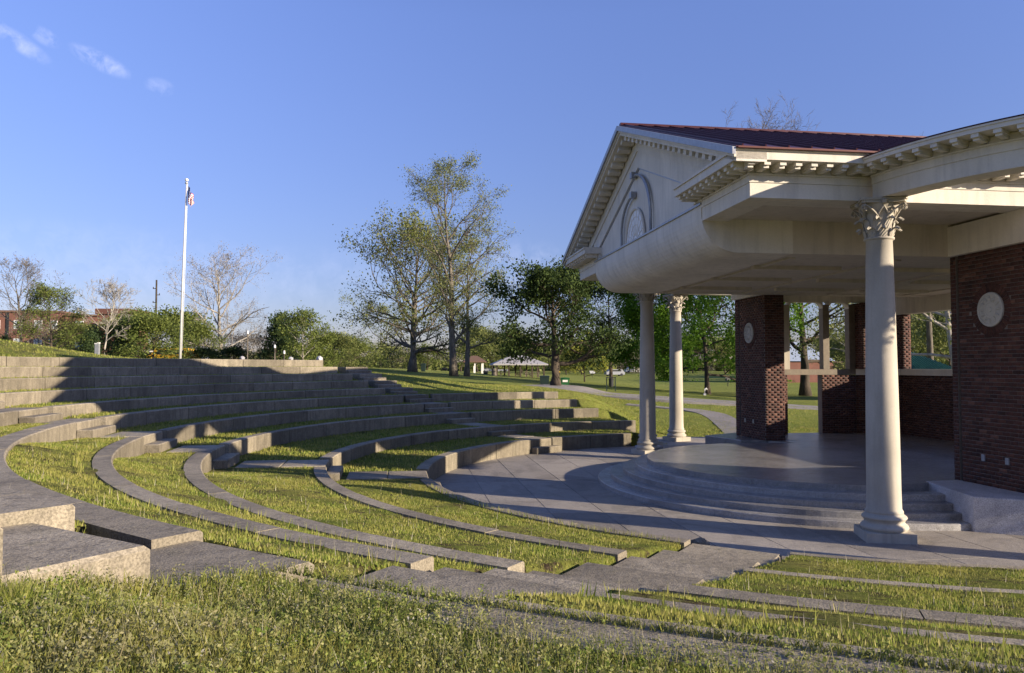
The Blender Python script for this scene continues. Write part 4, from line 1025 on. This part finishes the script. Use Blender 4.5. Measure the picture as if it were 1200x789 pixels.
# ------------------------------------------------------------------ left background: apartments, pole, boxes, vehicles
def at3(px, d, z=None): X_, Y_ = at_depth(px, d); return (X_, Y_, gz(X_, Y_) if z is None else z)
ap_ = empty('apartment_building', at3(30, 150, 2.0), .12, 'three storey brick apartment block with white windows at far left', 'building')
b = MB(); b.box(-30, 6.2, 0, 14, 0, 11.6); b.box(6.3, 18, .8, 14, 0, 11.0); wl = b.build('wall', M_FARBRICK, ap_)
b = MB(); b.box(-30.3, 6.5, -.3, 14.3, 11.6, 12.0); b.box(6.2, 18.3, .5, 14.3, 11.02, 11.35); b.build('roof', M_REDROOF, ap_)
wm = MB(); wm.box(-.75, .75, -.08, .1, 0, 1.7); wmm = wm.mesh(M_WHITE); gm = MB(); gm.box(-.62, .62, -.10, -.07, .12, .8); gm.box(-.62, .62, -.10, -.07, .9, 1.58); gmm = gm.mesh(M_GLASS)
for i, wx in enumerate((-24, -20.5, -17, -12.5, -9, -5.5, -1.5, 2.2, 5.0, 9.5, 13.5)):
    for wz in (1.2, 4.8, 8.4):
        w_ = link('window', wmm, ap_, (wx, 0 if wx < 6.2 else .8, wz)); link('pane', gmm, w_)
for xx in (-14.5, -3.4): b = MB(); b.box(xx-.25, xx+.25, -.15, .05, 0, 11.6); b.build('downpipe', M_DARK, ap_)
bl = empty('low_brick_building', at3(129, 140, 2.0), .05, 'brown brick building with flat roof behind the slim bare tree', 'building')
b = MB(); b.box(-2.4, 3, 0, 9, 0, 10.6); b.build('wall', M_FARBRICK, bl); b = MB(); b.box(-2.7, 3.3, -.3, 9.3, 10.6, 11.6); b.build('roof', plain('brown_parapet', (.13, .06, .045), .8), bl)
up = empty('utility_pole', at3(182, 120, 2.0), 0, 'dark utility pole with short crossarms left of the flagpole', 'utility pole')
b = MB(); b.tube([(0, 0, 0), (0, 0, 14.6)], [.2, .13], 8); b.build('pole', M_BARK, up)
for i, zz in enumerate((11.0, 12.2, 13.2)):
    b = MB(); s = (1 if i % 2 else -1); b.box(-.05, .55, -.06, .06, zz, zz+.1) if s > 0 else b.box(-.55, .05, -.06, .06, zz, zz+.1); b.lathe([(.06, zz+.1), (.08, zz+.2), (.04, zz+.32)], 8, (s*.48, 0)); b.build('crossarm', M_BARK, up)
lb = empty('leaning_board', at3(64, 60, 3.6), .2, 'pale leaning board by the trunk of the budding tree', 'board')
b = MB(); b.add([(-.12, 0, -.1), (.12, 0, -.1), (-.12, .1, -.1), (.12, .1, -.1), (-.3, 0, .75), (-.06, 0, .8), (-.3, .1, .75), (-.06, .1, .8)], [(0, 1, 3, 2), (4, 6, 7, 5), (0, 4, 5, 1), (1, 5, 7, 3), (3, 7, 6, 2), (2, 6, 4, 0)]); b.build('panel', M_WHITE, lb)
ub = empty('utility_box', at3(114, 58, 3.55), 0, 'narrow pale utility post left of the slim bare tree', 'utility box')
b = MB(); b.box(-.15, .15, -.1, .1, -.3, 1.25); b.build('body', M_GUTTER, ub); b = MB(); b.box(.02, .17, -.12, .12, 1.25, 1.32); b.box(-.17, 0, -.12, .12, 1.2, 1.27); b.build('lid', M_WHITE, ub)
def vehicle(px, d, z, L, Hh, m, label, name, rz=0):
    t = empty(name, at3(px, d), rz, label, 'vehicle')
    b = MB(); b.loft([[(xx, yy, zz) for xx, zz in ((-L/2, .35), (-L/2, Hh*.62), (-L*.42, Hh*.66), (-L*.30, Hh), (L*.36, Hh), (L*.46, Hh*.62), (L/2, Hh*.58), (L/2, .35))] for yy in (-.9, .9)]); b.build('body', m, t)
    b = MB(); b.box(-L*.28, L*.3, -.91, .91, Hh*.68, Hh*.92); b.build('window', M_DARK, t)
    for xx in (-L*.32, L*.32):
        for yy in (-.92, .78):
            b = MB(); b.v = []; ring = [[(xx+.33*math.cos(2*PI*k/14), y2, .33+.33*math.sin(2*PI*k/14)) for k in range(14)] for y2 in (yy, yy+.14)]; b.loft(ring); b.build('wheel', M_DARK, t)
M_YEL = plain('yellow_paint', (.55, .33, .04), .4)
vehicle(172, 78, 2.25, 5.5, 1.75, M_WHITE, 'white van parked left of the yellow vehicle behind the top wall', 'parked_van')
vehicle(204, 76, 2.3, 4.6, 1.95, M_YEL, 'yellow vehicle parked just left of the flagpole base', 'parked_truck')
vehicle(188, 84, 2.2, 4.4, 1.6, plain('tan_paint', (.35, .28, .18), .4), 'tan car parked behind the yellow vehicle', 'parked_car')
vehicle(221, 80, 2.25, 4.2, 1.5, M_WHITE, 'white car parked just right of the flagpole base', 'parked_car')
for i, (px, hgt, lab) in enumerate(((290, 3.4, 'thin grey lamp post right of the sycamore'), (145, .6, ''), (322, 2.2, 'short pale post in front of the dark evergreen'), (333, 1.7, 'small pale post right of the dark evergreen'))):
    if not lab: continue
    t = empty('park_post', at3(px, 66, 2.6), 0, lab, 'post'); b = MB(); b.tube([(0, 0, 0), (0, 0, hgt-.15)], [.06, .05], 8); b.build('shaft', M_GREYBARK, t); b = MB(); b.lathe([(.09, hgt-.15), (.10, hgt-.1), (.08, hgt+.1), (.02, hgt+.14)], 8); b.build('head', M_WHITE, t)
# lumps of pale stone on the top wall
for i, (px, lab) in enumerate(((284, 'small pale stone on the top wall right of the sycamore'), (342, 'small tan stone on the top wall below the green tree'), (375, 'larger white stone on the top wall near its end'))):
    a0_ = {284: 150.5, 342: 143.7, 375: 138.6}[px]
    for it in range(200):                       # angle on the ring that shows at this column
        a = math.radians(134+it*.1); X_, Y_ = CX+24.1*math.cos(a), CY+24.1*math.sin(a)
        if 600+FPX*X_/Y_ < px: break
    bm = bmesh.new(); bmesh.ops.create_icosphere(bm, subdivisions=2, radius=.11 if i < 2 else .16)
    for v in bm.verts: v.co *= 1+random.uniform(-.18, .18); v.co.z *= .8
    me = bpy.data.meshes.new('stone'); bm.to_mesh(me); bm.free(); me.materials.append(M_CHEEK); o = link('stone', me, None, (X_, Y_, ZK[10]+.06)); prop(o, lab, 'stone')

# ------------------------------------------------------------------ park furniture
def shelter(px, d, w, h, hr, m, label, posts=4, dep=8, flat=.0):
    p = at3(px, d); t = empty('picnic_shelter', p, .1, label, 'picnic shelter')
    b = MB(); a = w/2; e = dep/2
    v = [(-a, -e, h), (a, -e, h), (a, e, h), (-a, e, h), (-a*.25, 0, hr), (a*.25, 0, hr)]
    v2 = [(x_, y_, z_-.18) for x_, y_, z_ in v]
    b.add(v+v2, [(0, 1, 5, 4), (1, 2, 5), (2, 3, 4, 5), (3, 0, 4), (6, 7, 1, 0), (7, 8, 2, 1), (8, 9, 3, 2), (9, 6, 0, 3), (6, 9, 8, 7)]); b.build('roof', m, t)
    for i in range(posts):
        for yy in (-e+.5, e-.5):
            b = MB(); xx = -a+.6+(w-1.2)*i/(posts-1); b.box(xx-.11, xx+.11, yy-.11, yy+.11, -.2, h); b.build('post', M_BARK if m is M_GREYROOF else M_WHITE, t)
    return t
shelter(607, 118, 8.2, 1.9, 3.25, M_GREYROOF, 'open picnic shelter with grey hipped roof left of the maple', 5)
shelter(556, 135, 4.0, 2.0, 3.0, M_REDROOF, 'small brown roofed shelter with white posts behind the tall tree', 3, 4)
def table(px, d, label):
    t = empty('picnic_table', at3(px, d), random.uniform(-.5, .5), label, 'picnic table', 'picnic tables under and around the shelter')
    b = MB(); b.box(-.9, .9, -.36, .36, .72, .77); b.build('table_top', M_GREYBARK, t)
    for s in (-1, 1): b = MB(); b.box(-.9, .9, s*.7-.13, s*.7+.13, .43, .47); b.build('bench_seat', M_GREYBARK, t)
    for s in (-1, 1): b = MB(); b.box(s*.65-.04, s*.65+.04, -.75, .75, .36, .42); b.box(s*.65-.04, s*.65+.04, -.3, -.22, 0, .72); b.box(s*.65-.04, s*.65+.04, .22, .3, 0, .72); b.build('leg_frame', M_GREYBARK, t)
for px, d, l in ((592, 116, 'picnic table under the left part of the grey shelter'), (612, 117, 'picnic table under the middle of the grey shelter'), (626, 119, 'picnic table under the right end of the grey shelter')): table(px, d, l)
def bin_(px, py, label, m, band=None, w=.62, h=1.0, rz=0, lidm=None, d=None):
    x, y, z = hit(px, py, 25, 200) if not d else at3(px, d); t = empty('trash_bin', (x, y, z), rz, label, 'trash bin')
    b = MB(); b.loft([[(s*w*.5*k, q_*w*.5*k, zz) for s, q_ in ((-1, -1), (1, -1), (1, 1), (-1, 1))] for k, zz in ((.80, -.05), (.82, 0), (1.0, h*.88))]); b.build('body', m, t)
    b = MB(); b.loft([[(s*w*.5*k, q_*w*.5*k, zz) for s, q_ in ((-1, -1), (1, -1), (1, 1), (-1, 1))] for k, zz in ((1.08, h*.882), (1.1, h*.93), (.85, h))]); b.build('lid', lidm or m, t)
    if band: b = MB(); b.box(-w*.32, w*.3, -w*.5-.012, -w*.5+.03, h*.62, h*.8); b.build('label_panel', M_WHITE, t)
    return t
M_GBIN = plain('green_plastic', (.02, .11, .035), .5); M_DBIN = plain('dark_green_plastic', (.015, .03, .03), .5)
bin_(662, 460, 'green plastic trash bin with pale panel at the drive edge', M_GBIN, True, .60, .84, d=56)
bin_(638, 455.5, 'dark trash bin left of the maple trunk', M_DBIN, None, .70, .86, d=59)
bin_(496, 435.5, 'small dark green bin right of the thick twin trunk', M_DBIN, None, .6, 1.1)
bin_(521, 434.5, 'small black bin left of the tallest tree trunk', M_DARK, None, 1.4, 1.0)
bin_(569, 438.5, 'small dark box on the lawn left of the concrete stump', M_DARK, None, .8, .5)
def grill(px, py, label, hgt=1.0, pale=False, w=.5):
    x, y, z = hit(px, py, 25, 200); t = empty('park_grill', (x, y, z), .3, label, 'park grill')
    b = MB(); b.tube([(0, 0, -.1), (0, 0, hgt*.72)], .05, 8); b.build('post', M_DARK, t)
    b = MB(); b.box(-w/2, w/2, -.2, -.17, hgt*.72, hgt); b.box(-w/2, w/2, .17, .2, hgt*.72, hgt*1.1); b.box(-w/2, -w/2+.03, -.17, .17, hgt*.72, hgt); b.box(w/2-.03, w/2, -.17, .17, hgt*.72, hgt); b.box(-w/2+.03, w/2-.03, -.17, .17, hgt*.70, hgt*.74); b.build('firebox', M_DARK if not pale else M_GUTTER, t)
grill(853, 453, 'dark pedestal grill right of the bright maple', 1.15, False, .55)
grill(694, 443, 'grey pedestal grill on the far lawn right of the maple', 1.3, True, 1.1)
x, y, z = hit(716, 458.5, 25, 200)
t = empty('bin_frame', (x, y, z), 0, 'dark post frame holding a hanging bin at the drive edge', 'bin frame')
for s in (-.34, .34): b = MB(); b.box(s-.035, s+.035, -.035, .035, -.1, 1.05); b.build('post', M_DBIN, t)
b = MB(); b.box(-.4, .4, -.05, .05, 1.053, 1.12); b.build('crossbar', M_DARK, t)
b = MB(); b.lathe([(.16, .35), (.2, .9), (.22, 1.0)], 12, (.02, .0)); b.build('hanging_bin', M_DARK, t)
x, y, z = hit(826, 463.5, 25, 200); t = empty('water_spigot', (x, y, z), 0, 'small pale standpipe at the foot of the bright maple', 'standpipe')
b = MB(); b.tube([(0, 0, -.1), (0, 0, .55), (.12, 0, .62), (.18, 0, .5)], .06, 8); b.build('pipe', M_WHITE, t); b = MB(); b.box(-.12, .1, -.1, .1, -.05, .16); b.build('base_block', M_CHEEK, t)
x, y, z = hit(579, 440, 25, 200); t = empty('stump', (x, y, z), 0, 'short pale stump on the lawn in front of the shelter', 'stump')
b = MB(); b.lathe([(.42, -.1), (.36, .1), (.33, .5), (.34, .95), (.29, 1.0)], 12); b.build('stump_body', M_GREYBARK, t)
x, y, z = at3(655, 55.5); t = empty('wooden_post', (x, y, z), 0, 'short wooden post just left of the green bin', 'post')
b = MB(); b.tube([(0, 0, -.1), (0, 0, 1.15)], .06, 7); b.build('shaft', M_BARK, t); b = MB(); b.lathe([(.07, 1.151), (.09, 1.2), (.02, 1.27)], 8); b.build('cap', M_YEL, t)
# parked cars by the far shelters
for px, d, lab, m in ((586, 230, 'distant white car left of the grey shelter', M_GUTTER), (572, 240, 'distant silver car behind the concrete stump', M_GUTTER), (741, 230, 'distant white car beyond the lawn left of the columns', M_WHITE), (720, 185, 'distant grey car beyond the lawn behind the bin frame', M_GUTTER)):
    vehicle(px, d, gz(*at_depth(px, d)), 4.6, 1.6, m, lab, 'parked_car', .2)
# green roofed shed behind the stage
t = empty('shed', at3(1078, 62), .25, 'shed with ribbed green metal roof behind the stage', 'shed')
b = MB(); b.box(-1.2, 4.2, 0, 6, 0, 2.2); b.build('wall', M_SOFF, t)
b = MB(); b.add([(-1.6, -.4, 2.15), (4.6, -.4, 2.15), (1.4, 3, 4.2), (-1.6, 3, 4.3), (-1.6, 6.4, 2.15), (4.6, 6.4, 2.15)], [(0, 1, 2, 3), (1, 5, 2), (3, 2, 5, 4), (0, 3, 4), (0, 4, 5, 1)]); rf = b.build('roof', M_GREENROOF, t)
b = MB(); n = 24
for i in range(n+1):
    xx = -1.6+6.2*i/n; tt_ = 1. if xx < 1.4 else (4.6-xx)/3.2
    b.tube([(xx, -.42, 2.17), (xx, -.42+3.4*tt_, 2.17+2.1*tt_)], .03, 4)
o = b.build('rib', M_GREENROOF, rf); o['kind'] = 'stuff'
t = empty('far_building', at3(930, 130), .1, 'pale blue roofed building seen through the rear doorway', 'building')
b = MB(); b.box(-7, 7, 0, 8, 0, 3.6); b.build('wall', M_FARBRICK, t); b = MB(); b.add([(-7.4, -.4, 3.6), (7.4, -.4, 3.6), (7.4, 8.4, 3.6), (-7.4, 8.4, 3.6), (-5, 4, 7), (3, 4, 7)], [(0, 1, 5, 4), (1, 2, 5), (2, 3, 4, 5), (3, 0, 4), (0, 3, 2, 1)]); b.build('roof', plain('blue_grey_roof', (.28, .33, .40), .5), t)
# loose lump on the plaza edge and block by the far wall
for (px, py, z_, s, lab) in ((819, 640, .03, .13, 'loose lump of broken concrete on the plaza edge by the front stair'),):
    v = pxdir(px, py); tt_ = (z_-EYE)/v.z
    bm = bmesh.new(); bmesh.ops.create_icosphere(bm, subdivisions=2, radius=s)
    for q_ in bm.verts: q_.co *= 1+random.uniform(-.2, .2); q_.co.x *= 1.3; q_.co.z *= .7
    me = bpy.data.meshes.new('rubble'); bm.to_mesh(me); bm.free(); me.materials.append(M_WALL); o = link('concrete_lump', me, None, (v.x*tt_, v.y*tt_, z_+.04)); prop(o, lab, 'lump')
b = MB(); b.box(-.42, .42, -.3, .3, 0, .17); o = b.build('footing_block', M_CHEEK, None, loc=(*BW(-1.75, 7.75), 0), rz=.3); prop(o, 'low pale concrete block at the foot of the far left column', 'block')

# ------------------------------------------------------------------ grass
def blades(name, label, n, sampler, hgt, wid, m_, cat='grass', bend=.5, rng=RNG, zoff=0.):
    P = sampler(n); n = len(P); a = rng.uniform(0, 2*PI, n); h = hgt*(.45+.9*rng.random(n)**1.3); w = wid*(.6+.8*rng.random(n))
    z = H(P[:, 0], P[:, 1])-.01+zoff
    dx, dy = np.cos(a)*w/2, np.sin(a)*w/2; b_ = rng.uniform(0, 2*PI, n); bx, by = np.cos(b_)*h*bend*rng.random(n), np.sin(b_)*h*bend*rng.random(n)
    x, y = P[:, 0], P[:, 1]
    V = np.stack([np.stack([x-dx, y-dy, z], 1), np.stack([x+dx, y+dy, z], 1), np.stack([x+bx, y+by, z+h], 1)], 1).reshape(-1, 3)
    F = np.arange(3*n).reshape(n, 3); r = np.repeat(rng.random(n), 3)
    o = link(name, rawmesh(name, V, F, m_, r)); prop(o, label, cat, kind='stuff'); return o
def pol_sampler(segs, maxd=None, dens_noise=True):
    """segs: (r0,r1,a0,a1,weight)"""
    A = np.array([(s[1]**2-s[0]**2)*math.radians(s[3]-s[2])*s[4] for s in segs]); A = A/A.sum()
    def f(n):
        k = RNG.choice(len(segs), n, p=A); s = np.array(segs)[k]
        r = np.sqrt(s[:, 0]**2+(s[:, 1]**2-s[:, 0]**2)*RNG.random(n)); a = np.radians(s[:, 2]+(s[:, 3]-s[:, 2])*RNG.random(n))
        x, y = CX+r*np.cos(a), CY+r*np.sin(a)
        dn = .5+.3*np.sin(x*1.9+np.sin(y*2.3)*1.4)*np.sin(y*2.1+np.sin(x*1.7)*1.3)+.3*np.sin(x*6.3+np.sin(y*5.1)*1.7)*np.sin(y*7.1+np.sin(x*4.7)*1.5)
        keep = RNG.random(n) < .15+.85*dn if dens_noise else np.ones(n, bool)
        th = np.degrees(a) % 360
        # keep off the stairs
        for ang, hw in ((188.7, .62), (132.8, .55)): keep &= ~(np.abs((th-ang)*np.pi/180*r) < hw)
        w = (th-238.5)*np.pi/180*r; keep &= ~((w > -.07) & (w < 1.22) & (r < 18.4))
        return np.stack([x[keep], y[keep]], 1)
    return f
near = []
for k in range(1, 6):
    nx = RK[k+1] if k < 5 else 18.9
    near.append((RK[k]+{1: .13, 2: .15, 3: .24, 4: .46, 5: .34}[k], nx+(.22 if k == 4 else .0), 239, 288, 1.)); near.append((RK[k]+{5: .37}.get(k, .26), nx-.01, 189, 238.2, 1.))
for k in (5, 6, 7): near.append((RK[k]+.6, RK[k+1]-.01, 190, 238, .6))
near.append((RK[1]+.2, RK[1]+.6, 196, 288, 3.))
blades('terrace_grass', 'short sunlit grass on the terraces at the left and front', 760000, pol_sampler(near), .036, .013, M_GRASS)
farr = []
for k in range(1, 6): farr.append((RK[k]+.24, RK[k+1]-.01, 100, 189, 1.))
for k in range(6, 10): farr.append((RK[k]+.24, RK[k+1]-.01, 136, 189, .9))
blades('terrace_grass', 'shaded grass on the far terraces', 190000, pol_sampler(farr), .07, .025, M_GRASS)
blades('bank_grass', 'lit grass bank beyond the far terrace ends', 200000, pol_sampler([(18.25, 34, 92, 136, 1.), (13.7, 18.2, 60, 105, 1.), (24.4, 32, 136, 180, .6), (14, 32, 20, 100, .5)]), .07, .032, M_GRASS)
# taller tufts on the rims
blades('rim_tufts', 'taller tufts hanging over the terrace rims', 5200, pol_sampler([(RK[1]+.02, RK[1]+.3, 200, 242, 2.), (RK[2]+.42, RK[2]+.5, 185, 285, .6), (RK[3]+.43, RK[3]+.52, 185, 285, .6), (RK[4]+.43, RK[4]+.55, 185, 285, .8)], dens_noise=False), .11, .014, M_GRASS, zoff=.0)
blades('seed_stalks', 'thin dry seed stalks dotted over the front terraces', 2600, pol_sampler([(s[0], s[1], s[2], s[3], s[4]) for s in near]), .13, .008, M_SEED, bend=.3)
# foreground bank
def fg_sampler(n):
    y = .75+4.2*RNG.random(n)**1.15; x = RNG.uniform(-1, 1, n)*(.72*y+.4)
    r = np.hypot(x-CX, y-CY); th = np.degrees(np.arctan2(y-CY, x-CX)) % 360; w = (th-238.5)*np.pi/180*r
    keep = (((r > 18.14) & (w > .12)) | ((r > 19.2) & (w > -.34)) | ((r > 19.6) & (w > -1.9))) & (np.abs(x) < .72*y+.5)
    keep &= RNG.random(n) > .80*ss(.35, .75, np.sin(x*4.3+1.7)*np.sin(y*5.1+x*1.3))*(y < 2.6)
    edge = ss(18.1, 18.5, r); keep &= RNG.random(n) < .75+.25*edge
    return np.stack([x[keep], y[keep]], 1)
blades('foreground_grass', 'coarse grass of the foreground bank', 230000, fg_sampler, .068, .0075, M_GRASS, bend=.8)
blades('foreground_grass', 'long arching grass leaves in the foreground weeds', 8000, fg_sampler, .13, .006, M_WEED, bend=.9)
blades('seed_stalks', 'dry straw stalks in the foreground weeds', 2400, fg_sampler, .13, .004, M_SEED, bend=.7)
# weed plants: stems with whorls of small leaves, pale tips
P = fg_sampler(26000); P = P[:11000]; R = np.random.default_rng(77)
n = len(P); zz = H(P[:, 0], P[:, 1]); hh = .03+.075*R.random(n)**1.5*(1+.5*np.sin(P[:, 0]*3)*np.cos(P[:, 1]*2.6))
dirx, diry = R.normal(0, .25, n), R.normal(0, .25, n); LV = []; LB = []
for k in range(9):
    t = (k+1)/9; c = np.stack([P[:, 0]+dirx*hh*t, P[:, 1]+diry*hh*t, zz+hh*t], 1)
    for j in range(2): LV.append(c+R.normal(0, .010+.004*(1-t), (n, 3))*np.array([1.3, 1.3, .6]))
LV = np.concatenate(LV); 
o = link('weeds', leafquads(LV, .0078, R, M_WEED)); prop(o, 'dense small leaved weeds covering the foreground bank', 'weeds', kind='stuff')
tip = np.stack([P[:, 0]+dirx*hh, P[:, 1]+diry*hh, zz+hh*1.03], 1)[R.random(n) < .33]
tip = np.concatenate([tip+R.normal(0, .006, tip.shape)+np.array([0, 0, -.007*i]) for i in range(4)])
o = link('weed_tips', leafquads(tip, .0062, R, M_BLOSSOM)); prop(o, 'pale fluffy tips and tiny lilac flowers of the weeds', 'weeds', kind='stuff')
# a few dense grass tussocks
def tussock(n):
    C_ = np.array([(-1.35, 2.02), (-1.02, 1.75), (-.55, 1.9), (-1.62, 2.35), (.75, 2.1), (1.5, 1.95), (.1, 1.7), (-2.0, 3.1), (1.3, 2.5)]); k = RNG.integers(0, len(C_), n)
    return C_[k]+RNG.normal(0, .045, (n, 2))
blades('grass_tussocks', 'dense bright grass tussocks among the foreground weeds', 5200, tussock, .12, .0045, M_GRASS, bend=.8)
# broad leafed clover patches
Q = fg_sampler(60000); dn = np.sin(Q[:, 0]*2.7+1)*np.sin(Q[:, 1]*3.1); Q = Q[dn > .35][:9000]
Q = Q[:5200]; c = np.stack([Q[:, 0], Q[:, 1], H(Q[:, 0], Q[:, 1])+.02+.045*R.random(len(Q))], 1)
o = link('clover', leafquads(c, .014, R, M_OLIVE2)); prop(o, 'darker broad leafed clover patches among the weeds', 'clover', kind='stuff')
